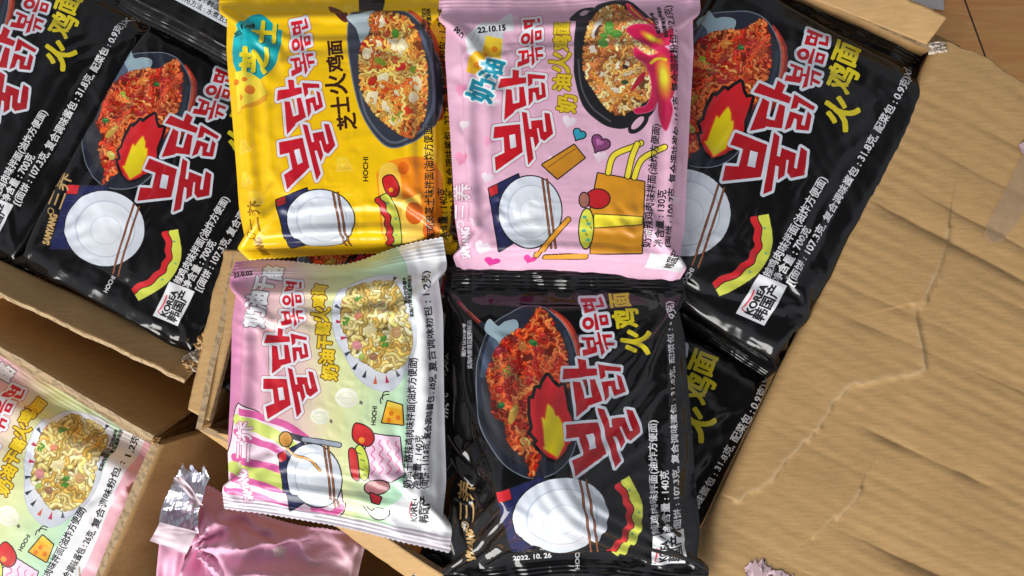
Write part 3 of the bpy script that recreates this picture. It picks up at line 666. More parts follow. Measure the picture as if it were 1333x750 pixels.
    for ch, x, y, w_, h_ in [('面', 415, 373, 15, 16), ('鸡', 416, 390, 16, 17), ('火', 418, 408, 20, 22), ('酪', 422, 426, 16, 17), ('干', 424, 445, 17, 18), ('油', 427, 464, 18, 18), ('奶', 431, 484, 19, 20)]: a.glyph(ch, x, y, w_, h_, yy, .1, .9, bo)
    bk = (26, 26, 30); o2 = ((1.5, (36, 32, 36)),)
    a.text('HOCHI', (487, 552), (489, 528), 7, bk, .2)
    # cheese, cup, garlic, plain bowl with fork
    a.poly(z3([(770, 72), (832, 90), (838, 176), (745, 165)]), (240, 176, 40), False, o2); a.poly(z3([(770, 72), (832, 90), (834, 110), (764, 96)]), (248, 210, 80))
    for x, y in [(785, 125), (815, 145), (775, 155)]: q = z3([(x, y)])[0]; a.ell(q[0], q[1], 3, 3.4, (220, 120, 30))
    for k in range(2): a.line(z3([(740 + k * 8, 82 - k * 18), (738 + k * 8, 62 - k * 14), (755, 45 - k * 14), (775, 42 - k * 12)]), 1.4, bk)
    bowl_print(a, 410, 620, 38, 46, -.2)
    a.line(z3([(320, 215), (340, 300), (420, 330), (470, 380)]), 4.2, (50, 40, 36)); a.line(z3([(320, 215), (340, 300), (420, 330), (470, 380)]), 2.6, (226, 160, 70))
    a.line(z3([(330, 220), (400, 240), (470, 250), (555, 265)]), 8, (60, 62, 72)); a.line(z3([(400, 240), (470, 250), (555, 265)]), 5.6, (160, 168, 184)); a.ell(*z3([(320, 240)])[0], 8, 9, (210, 150, 70), 0, o2)
    a.poly(z3([(690, 215), (822, 232), (840, 400), (780, 430), (690, 420), (660, 330)]), (240, 204, 226), False, o2)
    for k in range(4): a.line(z3([(700 + k * 36, 240 + k * 3)] + [(700 + k * 36 + (12 if j % 2 else -4), 262 + j * 22) for j in range(7)]), 1.6, (222, 110, 160))
    a.ell(*z3([(655, 345)])[0], 8, 23, (206, 218, 84), -.15, o2)
    for x, y in [(645, 300), (660, 330), (655, 370), (668, 395)]: q = z3([(x, y)])[0]; a.line([(q[0] - 3, q[1]), (q[0] + 2, q[1] + 2)], 1.2, (40, 90, 70), False)
    for p in ([(600, 290), (630, 300), (640, 420), (610, 400)],): a.poly(z3(p), (204, 50, 50), True, o2)
    a.poly(z3([(628, 172), (690, 195), (708, 240), (680, 270), (620, 240)]), (206, 44, 46), True, o2); a.ell(*z3([(655, 245)])[0], 4, 4, (240, 150, 50))
    a.ell(*z3([(720, 455)])[0], 16, 9, (176, 116, 120), -.1, o2); a.poly(z3([(655, 545), (690, 575), (720, 545), (762, 560), (765, 590), (730, 612), (690, 600)]), (236, 236, 226), True, o2); a.poly(z3([(690, 480), (740, 500), (730, 525), (700, 515)]), (204, 50, 60), False, o2)
    g = 700 if multi else 140
    a.text('奶油干酪辣鸡肉味拌面(油炸方便面)', (530.5, 633), (538, 466), 11, bk, .3); a.text('净含量 : %d克' % g, (542, 634), (546, 566), 11, bk, .3)
    a.text('(面饼 : 112.8克, 复合调味酱包 : 26克, ', (551, 634), (563, 488), 10.5, bk, .3); a.text('复合调味粉包 : 1.2克)', (563.5, 484), (553, 352), 10.5, bk, .3)
    a.text('图片仅供参考', (530, 395), (526, 360), 5.2, bk, .05); a.text('实际内容请见配料标示', (537, 412), (532, 357), 5.2, bk, .05)
    maker(a, 313, 655, 318, 548, (236, 222, 232), 24, ((1.0, (196, 110, 150)),))
    a.text('22.0.02', (300, 358), (325, 354), 8, (30, 24, 28), .4)
    a.text('KOREA', (537, 682), (540, 645), 11, bk, .5); a.text('韩国产', (550, 684), (553, 644), 13, bk, .6); a.line([(534, 676), (533, 665), (536, 652)], 1.6, (200, 60, 80))
    if multi:
        a.poly([(575, 280), (568, 400), (574, 520), (566, 640), (570, 760), (645, 760), (645, 280)], (228, 176, 190), True)
        for k in range(8): heart(a, 600 + 8 * (k % 2), 320 + 55 * k, 7, (238, 206, 214), .3)
    return a

def art_label():
    a = Art((0, 0, 42, 52), 10, None, (224, 226, 230))
    bk = (24, 24, 28)
    a.line([(6, 39), (4, 44), (11, 47)], 1.4, (190, 40, 60)); a.line([(5, 20), (6.5, 30), (5.5, 40)], 2.4, (206, 60, 80)); a.line([(6.8, 20), (8.3, 30), (7.3, 39)], 1.6, (226, 180, 190))
    a.text('KOREA', (14, 47), (14, 9), 12, bk, .7); a.text('韩国产', (29, 49), (29, 5), 17, bk, .55)
    a.line([(8.5, 28), (8.5, 12)], .5, (160, 150, 155), False)
    return a

def art_crumple():
    a = Art((0, 0, 300, 220), 3, None, (238, 176, 206))
    X, Y = a.xy(); t = np.clip((X + Y * .6 - 150) / 110, 0, 1)
    for k in range(3): a.img[..., k] = a.img[..., k] * (1 - t) + (228, 190, 196)[k] / 255. * t
    for x, y, r in [(176, 70, 11), (120, 40, 8), (215, 95, 10), (90, 95, 9)]: a.ell(x, y, r, r * .9, (236, 208, 214))
    a.poly([(205, 130), (235, 105), (290, 120), (300, 220), (190, 220)], (226, 230, 238), True)
    q = Art.map if False else None
    f = fit_affine([(734, 556), (798.7, 605.5), (833, 562)], [(58, 2), (80, -12), (97, -2)])
    a.map = f; a.polys(TITLE[17:], (200, 30, 60), ((2.0, (232, 226, 236)),)); a.map = None
    a.text('奶油', (225, 160), (275, 185), 22, (30, 30, 30), .8, ((1.4, (240, 236, 240)),))
    return a

def art_info():
    a = Art((0, 0, 110, 70), 8, None, (206, 212, 220))
    bk = (26, 28, 32); rng = random.Random(2)
    a.text('韩国产', (6, 14), (46, 14), 15, bk, .5); a.text('奶油味拌面', (50, 14), (104, 14), 13, bk, .4)
    a.line([(3, 25), (107, 25)], .6, bk, False)
    for k, s in enumerate(['配料 : 面饼, 复合调味酱包, 配菜包', '净含量 : 700克', '生产日期 : 见包装', '原产国 : 韩国', '食用方法 : 水煮五分钟']): a.text(s, (5, 32 + k * 8), (5 + min(98, 6.6 * len(s)), 32 + k * 8), 6.4, bk, .12)
    return a

# ------------------------------------------------------------------ packet film: a sheet draped over its noodle blocks and sealed at both ends
def drape(quad, seed, hb, seal=(26, 26), excess=1.012, iters=260, step=3.4, crush=1.0, inset=(0.13, 0.12), poke=()):
    """quad: TL, TR, BR, BL of the flat film in photo pixels -> rest positions and formed positions (rows run down the picture)"""
    q = np.array(quad, float)
    wd = (np.linalg.norm(q[1] - q[0]) + np.linalg.norm(q[2] - q[3])) / 2; ht = (np.linalg.norm(q[3] - q[0]) + np.linalg.norm(q[2] - q[1])) / 2
    nx = int(wd / step) + 1; ny = int(ht / step) + 1
    u = np.linspace(0, 1, nx)[None, :, None]; v = np.linspace(0, 1, ny)[:, None, None]
    R = (q[0] * (1 - u) + q[1] * u) * (1 - v) + (q[3] * (1 - u) + q[2] * u) * v
    U = np.broadcast_to(u[..., 0], (ny, nx)); V = np.broadcast_to(v[..., 0], (ny, nx))
    s0 = seal[0] / ht; s1 = 1 - seal[1] / ht
    # block height as a function of place (soft rounded slab with lumps)
    def ease(t): t = np.clip(t, 0, 1); return t * t * (3 - 2 * t)
    vv = np.clip((V - s0) / (s1 - s0), 0, 1)
    block = ease(U / inset[0]) * ease((1 - U) / inset[0]) * ease(vv / inset[1]) * ease((1 - vv) / inset[1])
    block = hb * block ** 0.8 * (1 + 0.05 * fbm(U * 5, V * 6, seed, 3)) + 0.7 * fbm(U * wd / 26, V * ht / 26, seed + 5, 2) * block
    Pn = np.zeros((ny, nx, 3)); Pn[..., :2] = R; Pn[..., 2] = block + 0.2
    Rr = R * excess
    rng = np.random.RandomState(seed)
    Pn[..., 2] += crush * (1.6 * fbm(U * wd / 34, V * ht / 34, seed + 9, 3)) * np.clip(np.minimum(vv, 1 - vv) * 12, 0, 1)
    sealed = (V < s0) | (V > s1)
    w0 = fbm(U * wd / 60, V * 0 + 3, seed + 31, 3) * 1.2 * crush; 
    Pn[..., 2] = np.where(sealed, w0, Pn[..., 2])
    def rest(sa, sb): return np.linalg.norm(Rr[sb] - Rr[sa], axis=-1, keepdims=True)
    S = slice
    cons = []
    def add(dy, dx, k, par):
        for p in (0, 1):
            if dx == 0: sa = (S(p, ny - dy, 2), S(0, nx)); sb = (S(p + dy, ny, 2), S(0, nx))
            elif dx > 0: sa = (S(0, ny - dy), S(p, nx - dx, 2)); sb = (S(dy, ny), S(p + dx, nx, 2))
            else: sa = (S(0, ny - dy), S(p - dx, nx, 2)); sb = (S(dy, ny), S(p, nx + dx, 2))
            A = Pn[sa]; B = Pn[sb]
            n0 = min(A.shape[0], B.shape[0]); n1 = min(A.shape[1], B.shape[1])
            def cut(s_, o0, o1): return s_
            cons.append((sa, sb, n0, n1, k))
    add(0, 1, 1.0, 1); add(1, 0, 1.0, 0); add(1, 1, .6, 1); add(1, -1, .6, 1)
    con = []
    for sa, sb, n0, n1, k in cons:
        ra = Rr[sa][:n0, :n1]; rb = Rr[sb][:n0, :n1]
        con.append((sa, sb, n0, n1, k, np.linalg.norm(rb - ra, axis=-1)))
    # bending: lengths over four columns/rows resist closing up
    bend = []
    for dy, dx in ((0, 3), (3, 0)):
        for p in range(6):
            if dx: sa = (S(0, ny), S(p, nx - 3, 6)); sb = (S(0, ny), S(p + 3, nx, 6))
            else: sa = (S(p, ny - 3, 6), S(0, nx)); sb = (S(p + 3, ny, 6), S(0, nx))
            a = Rr[sa]; b = Rr[sb]; n0 = min(a.shape[0], b.shape[0]); n1 = min(a.shape[1], b.shape[1])
            bend.append((sa, sb, n0, n1, .07, np.linalg.norm(b[:n0, :n1] - a[:n0, :n1], axis=-1) * .985))
    edge = np.zeros((ny, nx), bool); edge[:, 0] = edge[:, -1] = True
    vel = np.zeros_like(Pn)
    bl = block.copy()
    for it in range(iters):
        prev = Pn.copy()
        Pn = Pn + vel * 0.9
        Pn[..., 2] += (0.030 if it < iters * .45 else -0.022) * (~sealed)          # first air pushes out, then the film settles
        for (py, px, pr, pz) in poke:
            if it < iters * .7:
                d2 = (R[..., 0] - px) ** 2 + (R[..., 1] - py) ** 2
                Pn[..., 2] += pz * np.exp(-d2 / (pr * pr)) * .05
        for rep in range(3):
            for sa, sb, n0, n1, k, L0 in con + bend:
                A = Pn[sa][:n0, :n1]; B = Pn[sb][:n0, :n1]
                d = B - A; L = np.sqrt((d * d).sum(-1)) + 1e-9
                c = d * (0.5 * k * (L - L0) / L)[..., None]
                if k < .2: c = c * (L < L0)[..., None]
                A += c; B -= c
        z = Pn[..., 2]
        z[:] = np.maximum(z, bl * .985)
        z[sealed] = z[sealed] * .2 + w0[sealed] * .8
        z[edge & ~sealed] *= 0.55
        vel = Pn - prev; np.clip(vel, -.6, .6, out=vel)
    # bring the formed sheet back over its rest outline (it pulls in a little when filled)
    F = Pn.copy()
    D = F[..., :2] - R
    for ax_ in (0, 1): pass
    lr = np.stack([D[:, 0], D[:, -1]], 1)                      # how far each side has drawn in
    k = 13; pad = lambda A: np.pad(A, ((k, k), (0, 0), (0, 0)), 'edge')
    c = np.cumsum(pad(lr), 0); lrs = (c[2 * k:] - np.concatenate([np.zeros((1, 2, 2)), c[:-2 * k - 1]], 0)) / (2 * k + 1) if ny > 2 * k else lr
    tb = np.stack([D[0].mean(0), D[-1].mean(0)])
    F[..., :2] -= (lrs[:, :1] * (1 - U[..., None]) + lrs[:, 1:] * U[..., None]) * .9
    D = F[..., :2] - R
    tb = np.stack([D[0].mean(0), D[-1].mean(0)]); F[..., :2] -= tb[0] * (1 - V[..., None]) + tb[1] * V[..., None]
    # the print is laid out for the formed packet: follow its slow shape, keep the small puckers
    D = F[..., :2] - R
    def blur(A, n, ax_):
        p = [(0, 0)] * 3; p[ax_] = (n, n); B = np.cumsum(np.pad(A, p, 'edge'), ax_); z_ = np.zeros_like(np.take(B, [0], ax_))
        B = np.concatenate([z_, B], ax_); m_ = A.shape[ax_]
        return (np.take(B, range(2 * n + 1, 2 * n + 1 + m_), ax_) - np.take(B, range(0, m_), ax_)) / (2 * n + 1)
    for q_ in range(2): D = blur(blur(D, 2, 0), 2, 1)
    R = R + D
    return R, F, (s0, s1)

def bend_rows(F, R, row, ang, sign):
    """fold the sheet about a row: rows beyond it turn down (ang > 0) or up"""
    ny = F.shape[0]
    rows = range(row + 1, ny) if sign > 0 else range(row - 1, -1, -1)
    d = (R[-1, 0] - R[0, 0]) / np.linalg.norm(R[-1, 0] - R[0, 0])
    G = F.copy()
    for r in rows:
        off = F[r] - F[row]
        along = off[:, 0] * d[0] + off[:, 1] * d[1]
        k = np.clip(np.abs(along) / 6.0, 0, 1) * 0.5 + 0.5
        a = ang * (k if np.ndim(ang) == 0 else k)
        new = along * np.cos(a); drop = -np.abs(along) * np.sin(a)
        G[r, :, 0] = F[r, :, 0] + (new - along) * d[0]; G[r, :, 1] = F[r, :, 1] + (new - along) * d[1]
        G[r, :, 2] = F[r, :, 2] * np.cos(a) + drop
    return G

def resample(A, rows, fac):
    """finer rows of a sheet between rows[0]..rows[1]"""
    t = np.linspace(rows[0], rows[1], int((rows[1] - rows[0]) * fac) + 1)
    i = np.clip(np.floor(t).astype(int), 0, A.shape[0] - 2); f = (t - i)[:, None, None]
    return A[i] * (1 - f) + A[i + 1] * f

def packet(name, label, cat, img_mat, art, quad, zmid, hb, seed, group=None, seal=(26, 26), to_photo=None, bends=(), depth=None,
           excess=1.012, crush=1.0, poke=(), sticker=None, iters=260, tilt=(0, 0), inset=(.13, .12), zscale=1.0, crumple=2.6, crumple_mid=.22, pinch=None, warp=None):
    R, F, (s0, s1) = drape(quad, seed, hb, seal, excess, iters, 3.4, crush, inset, poke)
    ny, nx = R.shape[:2]
    if crumple:
        X_, Y_ = R[..., 0], R[..., 1]; wx = X_ + 14 * vnoise(X_ / 40, Y_ / 40, seed); wy = Y_ + 14 * vnoise(X_ / 40, Y_ / 40, seed + 1)
        f_ = 0; 
        for k_, (an, wl) in enumerate([(.3, 62), (1.5, 48), (2.4, 38), (.9, 30), (2.9, 24), (1.9, 17)]):
            p_ = (wx * math.cos(an) + wy * math.sin(an)) / wl; f_ = f_ + (1 - np.abs(vnoise(p_, p_ * 0 + (wy * math.cos(an) - wx * math.sin(an)) / (wl * 3.2), seed + 9 * k_)) * 2) * (wl / 60) ** .8
        ed_ = np.minimum(np.minimum(np.arange(nx), np.arange(nx)[::-1])[None, :], np.minimum(np.arange(ny), np.arange(ny)[::-1])[:, None]) * 3.4
        msk = crumple_mid + (1 - crumple_mid) * np.exp(-np.clip(ed_ - 14, 0, 999) / 30)
        msk = msk * np.clip(ed_ / 10, .25, 1)
        F = F.copy(); F[..., 2] += crumple * f_ * msk
        if pinch is not None:                                   # folds fanning out from where the film is gathered
            dx_, dy_ = X_ - pinch[0], Y_ - pinch[1]; an_ = np.arctan2(dy_, dx_); rd_ = np.hypot(dx_, dy_)
            F[..., 2] += pinch[2] * (1 - 2 * np.abs(vnoise(an_ * 3.2 + rd_ * .004, an_ * 0 + rd_ / 130, seed + 90))) * np.exp(-rd_ / pinch[3]) * np.clip(rd_ / 12, 0, 1)
    r0 = int(s0 * (ny - 1)) + 1; r1 = int(s1 * (ny - 1))
    for end, dist, ang in bends:
        row = int(np.clip(dist, 0, 1) * (ny - 1)); F = bend_rows(F, R, row, ang, 1 if end == 'bottom' else -1)
    ref = zmid + hb * K * .9
    if warp is not None: F = warp(F, R)
    def world(G):
        xy = G[..., :2].reshape(-1, 2)
        if to_photo is not None: xy = to_photo(xy)
        z = zmid + G[..., 2].reshape(-1) * K * zscale
        f = K * (H - ref) / H
        x = (xy[:, 0] - CX) * f; y = (CY - xy[:, 1]) * f
        cx, cy = x.mean(), y.mean()
        z = z + (x - cx) * tilt[0] + (y - cy) * tilt[1]
        return np.stack([x, y, z], 1)
    ctr = world(F).mean(0)
    root = thing(name, label, cat, (float(ctr[0]), float(ctr[1]), float(zmid)), group)
    # pouch: printed face and the back
    top = F[r0:r1 + 1]; back = top.copy(); dp = depth if depth else 0.6
    back[..., 2] = -np.abs(top[..., 2]) * dp
    back[:, 0] = top[:, 0]; back[:, -1] = top[:, -1]; back[0] = top[0]; back[-1] = top[-1]
    n = top.shape[0]
    uv = art.uv(R[r0:r1 + 1].reshape(-1, 2))
    vs = np.vstack([world(top), world(back)])
    fc = np.vstack([grid_faces(n, nx), grid_faces(n, nx, n * nx, True)])
    pouch = mesh_obj('pouch', vs, fc, img_mat, root, np.vstack([uv, uv]))
    # crimped end seals, ridges along the seam
    for a, b, kind in ((0, r0, 0), (r1, ny - 1, 1)):
        if b - a < 1: continue
        g = resample(F, (a, b), 5.0); rr = resample(R, (a, b), 5.0)
        m = g.shape[0]; along = np.arange(m) / 5.0 * 3.4
        if kind: dist = along
        else: dist = along[::-1]
        rid = 0.34 * np.sin(dist * 2 * math.pi / 4.6) * np.clip((dist - 3) / 3, 0, 1)
        cr = 0.5 * fbm(rr[..., 0] / 9, rr[..., 1] / 30, seed + 70, 2) * np.clip(dist / 8, 0, 1)[:, None]
        g[..., 2] += rid[:, None] + cr
        zz = (np.arange(nx) % 2)[:, None] * 1.5 * (R[-1, 0] - R[0, 0]) / np.linalg.norm(R[-1, 0] - R[0, 0])      # pinked cut end
        if kind: g[-1, :, :2] += zz
        else: g[0, :, :2] -= zz
        bk = g.copy(); bk[..., 2] -= 0.5; bk[0 if kind else -1] = g[0 if kind else -1]
        uvs = art.uv(rr.reshape(-1, 2))
        mesh_obj('end_seal', np.vstack([world(g), world(bk)]), np.vstack([grid_faces(m, nx), grid_faces(m, nx, m * nx, True)]), img_mat, root, np.vstack([uvs, uvs]))
    # origin sticker laid on the film
    if sticker is not None:
        sq, smat = sticker; sq = np.array(sq, float); k = 28
        u = np.linspace(0, 1, k)[None, :, None]; v = np.linspace(0, 1, k)[:, None, None]
        T = ((sq[0] * (1 - u) + sq[1] * u) * (1 - v) + (sq[3] * (1 - u) + sq[2] * u) * v).reshape(-1, 2)
        src = R.reshape(-1, 2); ji = np.stack(np.mgrid[0:ny, 0:nx], -1).reshape(-1, 2)
        c = T.mean(0); near = np.argsort(((src - c) ** 2).sum(1))[:500]
        M, *_ = np.linalg.lstsq(np.hstack([src[near], np.ones((500, 1))]), ji[near].astype(float), rcond=None)
        gi = np.hstack([T, np.ones((len(T), 1))]) @ M
        gi[:, 0] = np.clip(gi[:, 0], 0, ny - 1.001); gi[:, 1] = np.clip(gi[:, 1], 0, nx - 1.001)
        i0 = gi.astype(int); f = gi - i0
        bl = lambda A: A[i0[:, 0], i0[:, 1]] * ((1 - f[:, 0]) * (1 - f[:, 1]))[:, None] + A[i0[:, 0] + 1, i0[:, 1]] * (f[:, 0] * (1 - f[:, 1]))[:, None] + A[i0[:, 0], i0[:, 1] + 1] * ((1 - f[:, 0]) * f[:, 1])[:, None] + A[i0[:, 0] + 1, i0[:, 1] + 1] * (f[:, 0] * f[:, 1])[:, None]
        Q = bl(F).reshape(k, k, 3)
        for q_ in range(4):
            E_ = np.pad(Q, ((1, 1), (1, 1), (0, 0)), 'edge'); Z_ = (E_[:-2, 1:-1, 2] + E_[2:, 1:-1, 2] + E_[1:-1, :-2, 2] + E_[1:-1, 2:, 2]) / 4; Q[..., 2] = np.maximum(Q[..., 2], Z_)
        g1 = (T.reshape(k, k, 2) - T.mean(0)); Q = Q.reshape(-1, 3)
        Lf, *_ = np.linalg.lstsq(np.hstack([T, np.ones((len(T), 1))]), Q[:, :2], rcond=None)
        Q[:, :2] = .25 * Q[:, :2] + .75 * (np.hstack([T, np.ones((len(T), 1))]) @ Lf)
        Q[:, 2] += 1.0
        uu = np.stack([np.broadcast_to(u[..., 0], (k, k)).ravel(), 1 - np.broadcast_to(v[..., 0], (k, k)).ravel()], 1)
        lo = Q.copy(); lo[:, 2] -= 0.4
        mesh_obj('origin_sticker', np.vstack([world(Q), world(lo)]), np.vstack([grid_faces(k, k), grid_faces(k, k, k * k, True)]), smat, root, np.vstack([uu, uu]))
    return root

# ------------------------------------------------------------------ packets
A_black = art_black(); M_black = film('black_print', A_black.image('black_print'), .10, .2)
A_multi = art_black_multi(); M_multi = film('black_five_print', A_multi.image('black_five_print'), .11, .24)
M_label = film('origin_sticker_print', art_label().image('origin_sticker_print'), .4)
A_yel = art_yellow(); M_yel = film('yellow_print', A_yel.image('yellow_print'), .30)
A_pink = art_pink(); M_pink = film('pink_print', A_pink.image('pink_print'), .32)
A_milk = art_milk(); M_milk = film('milk_print', A_milk.image('milk_print'), .34)

packet('noodle_packet', 'yellow cheese noodle packet with a teal badge, lying beside the pink packet', 'noodle packet', M_yel, A_yel,
       [(282, -30), (584, -38), (590, 346), (312, 354)], 0.012, 18, 11, 'single packets laid on top', (28, 22), None, [('bottom', .925, 1.15)], excess=1.03, crush=2.2)
packet('noodle_packet', 'pink cream noodle packet with a black pan and pink flame, overlapping the yellow one', 'noodle packet', M_pink, A_pink,
       [(572, -14), (912, -26), (890, 390), (596, 372)], 0.020, 18, 23, 'single packets laid on top', (26, 30), None, [('bottom', .905, .95)], excess=1.03, crush=2.2)
def milk_fold(F, R):
    # the top end is pushed in along its middle and its right corner stands up
    G = F.copy(); v = (R[..., 1] - R[0, :, 1].min()); top = np.exp(-np.clip(v, 0, 999) / 34)
    G[..., 1] += 30 * top * np.exp(-((R[..., 0] - 432) / 62) ** 2); G[..., 2] -= 14 * top * np.exp(-((R[..., 0] - 432) / 70) ** 2)
    G[..., 2] += 16 * top * np.clip((R[..., 0] - 520) / 55, 0, 1)
    return G
packet('noodle_packet', 'pastel pink and green milk noodle packet with a white plate, below the yellow packet', 'noodle packet', M_milk, A_milk,
       [(300, 340), (575, 308), (583, 720), (289, 662)], 0.020, 17, 37, 'single packets laid on top', (26, 19), None, [('top', .065, .45)], excess=1.03, crush=2.2, warp=milk_fold)
packet('noodle_packet', 'single black noodle packet with a gold maker mark, its top end under the pink packet', 'noodle packet', M_black, A_black,
       [(580, 346), (888, 348), (922, 770), (582, 776)], 0.008, 19, 41, 'single packets laid on top', (28, 26), None, (), excess=1.04, crush=3.2, poke=((610, 700, 22, 10), (660, 735, 18, 8), (740, 740, 20, 8), (880, 600, 14, 6)),
       sticker=([(847, 692), (889, 689), (891, 738), (849, 740)], M_label))

G5 = 'black five-packs'
MQ = [(-165, -240), (165, -240), (160, 258), (-165, 258)]
lab = [(984, 357), (1021, 372), (994, 424), (957, 408)]
labM = rotA(lab)
packet('noodle_five_pack', 'black five-pack lying against the big cardboard flap, half under the pink packet', 'noodle packet', M_multi, A_multi, MQ, -0.018, 34, 51, G5,
       (22, 26), unrotA, [('bottom', .93, .9)], depth=2.4, excess=1.03, crush=3.0, crumple=1.8, poke=((140, 150, 25, 10), (100, 210, 25, 10), (-20, 220, 25, 10), (150, -80, 20, 8)), sticker=(labM, M_label))
packet('noodle_five_pack', 'black five-pack at the lower right between the single black packet and the flap', 'noodle packet', M_multi, A_multi, MQ, -0.040, 34, 52, G5,
       (22, 30), lambda p: unrotA(p) + (-186, 402), (), depth=2.0, excess=1.03, crush=2.2)
packet('noodle_five_pack', 'black five-pack deep in the box under the milk packet, showing only at its edges', 'noodle packet', M_multi, A_multi, [(-165, -240), (165, -240), (160, 215), (-165, 215)], -0.034, 28, 53, G5,
       (22, 22), lambda p: unrotA(p) + (-470, 212), [('bottom', .94, 1.3)], depth=1.8, excess=1.03)
toC = lambda p: (unrotA(p) - (727, -64.4)) / 1.15
packet('noodle_five_pack', 'whole black five-pack lying in the left box beside the yellow packet', 'noodle packet', M_multi, A_multi, MQ, -0.088, 34, 54, G5,
       (22, 22), toC, [('bottom', .945, 1.3)], depth=1.5, excess=1.03, crush=2.2, sticker=(labM, M_label))
packet('noodle_five_pack', 'black five-pack cut off by the top left corner of the photo', 'noodle packet', M_multi, A_multi, MQ, -0.096, 34, 55, G5,
       (22, 30), lambda p: toC(p) + (-236, -112), [('bottom', .945, 1.3)], depth=1.5, excess=1.03, crush=2.2, sticker=(labM, M_label))
A_mm = art_milk(True); M_mm = film('milk_five_print', A_mm.image('milk_five_print'), .36)
c25, s25 = math.cos(math.radians(25)), math.sin(math.radians(25))
def toMM(p):
    p = (np.array(p, float).reshape(-1, 2) - (498, 432)) * .96
    return np.stack([p[:, 0] * c25 - p[:, 1] * s25 + 89, p[:, 0] * s25 + p[:, 1] * c25 + 614], 1)
packet('noodle_five_pack', 'pastel milk noodle five-pack with a white plate in the lower left box', 'noodle packet', M_mm, A_mm,
       [(282, 320), (594, 356), (628, 742), (278, 742)], -0.100, 30, 61, None, (26, 26), toMM, (), depth=1.5, excess=1.02, crush=2.2)

# ------------------------------------------------------------------ cartons
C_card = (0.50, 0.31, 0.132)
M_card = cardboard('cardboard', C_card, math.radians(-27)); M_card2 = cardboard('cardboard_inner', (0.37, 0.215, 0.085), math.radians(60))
M_edge = cardboard('cardboard_cut_edge', (0.46, 0.33, 0.19), 0)
def fluted(m):
    nt = m.node_tree; b = nt.nodes['Principled BSDF']; src = b.inputs['Base Color'].links[0].from_socket
    tc = nt.nodes.new('ShaderNodeTexCoord'); w = nt.nodes.new('ShaderNodeTexWave'); w.bands_direction = 'DIAGONAL'; w.inputs['Scale'].default_value = 60; w.inputs['Distortion'].default_value = 9.0; w.inputs['Detail Scale'].default_value = 2
    nt.links.new(tc.outputs['Object'], w.inputs['Vector'])
    mx = nt.nodes.new('ShaderNodeMixRGB'); mx.inputs[2].default_value = (.09, .055, .025, 1); nt.links.new(src, mx.inputs[1])
    cr_ = nt.nodes.new('ShaderNodeMapRange'); cr_.inputs['From Min'].default_value = .55; cr_.inputs['From Max'].default_value = .8; cr_.inputs['To Max'].default_value = .4
    nt.links.new(w.outputs['Fac'], cr_.inputs['Value']); nt.links.new(cr_.outputs[0], mx.inputs[0]); nt.links.new(mx.outputs[0], b.inputs['Base Color'])
fluted(M_edge)

def slab(name, pts, parent, mat=M_card, th=0.004, n=(40, 14), wave=0.0012, seed=1, sag=0.0):
    """a sheet of board: pts = four world corners (inner-start, inner-end, outer-end, outer-start), slightly dented"""
    p = np.array(pts, float); nu, nv = n
    u = np.linspace(0, 1, nu)[None, :, None]; v = np.linspace(0, 1, nv)[:, None, None]
    G = (p[0] * (1 - u) + p[1] * u) * (1 - v) + (p[3] * (1 - u) + p[2] * u) * v
    nrm = np.cross(p[1] - p[0], p[3] - p[0]); nrm /= np.linalg.norm(nrm)
    if nrm[2] < 0: nrm = -nrm
    L = np.linalg.norm(p[1] - p[0]); Wd = np.linalg.norm(p[3] - p[0])
    UU = np.broadcast_to(u[..., 0], (nv, nu)); VV = np.broadcast_to(v[..., 0], (nv, nu))
    d = wave * (fbm(UU * L / .05, VV * Wd / .05, seed, 3)) - sag * np.sin(UU * math.pi) * VV
    # a ragged outer edge
    G = G + nrm * d[..., None]
    out = (p[3] - p[0]) / Wd
    G = G + out * (VV ** 4 * 0.0016 * fbm(UU * L / .012, VV * 0 + seed, seed + 3, 3))[..., None]
    B = G - nrm * th
    top = grid_faces(nv, nu); bot = grid_faces(nv, nu, nv * nu, True)
    ed = []
    N = nv * nu
    ring = [i for i in range(nu)] + [j * nu + nu - 1 for j in range(1, nv)] + [(nv - 1) * nu + i for i in range(nu - 2, -1, -1)] + [j * nu for j in range(nv - 2, 0, -1)]
    for a, b in zip(ring, ring[1:] + ring[:1]): ed.append((a, b, b + N, a + N))
    o = mesh_obj(name, np.vstack([G.reshape(-1, 3), B.reshape(-1, 3)]), np.vstack([top, bot, np.array(ed)]), mat, parent, None, True)
    # keep the cut edges crisp
    o.data.materials.append(M_edge)
    k = len(top) + len(bot)
    mi = np.zeros(len(o.data.polygons), np.int32); mi[k:] = 1; o.data.polygons.foreach_set('material_index', mi)
    sm = np.ones(len(mi), bool); sm[k:] = False; o.data.polygons.foreach_set('use_smooth', sm)
    return o

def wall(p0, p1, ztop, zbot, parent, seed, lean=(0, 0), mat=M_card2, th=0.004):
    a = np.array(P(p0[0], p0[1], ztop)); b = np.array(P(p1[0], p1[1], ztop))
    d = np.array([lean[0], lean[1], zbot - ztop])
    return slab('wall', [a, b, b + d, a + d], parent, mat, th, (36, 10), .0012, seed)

ZF = -0.26      # wooden floor
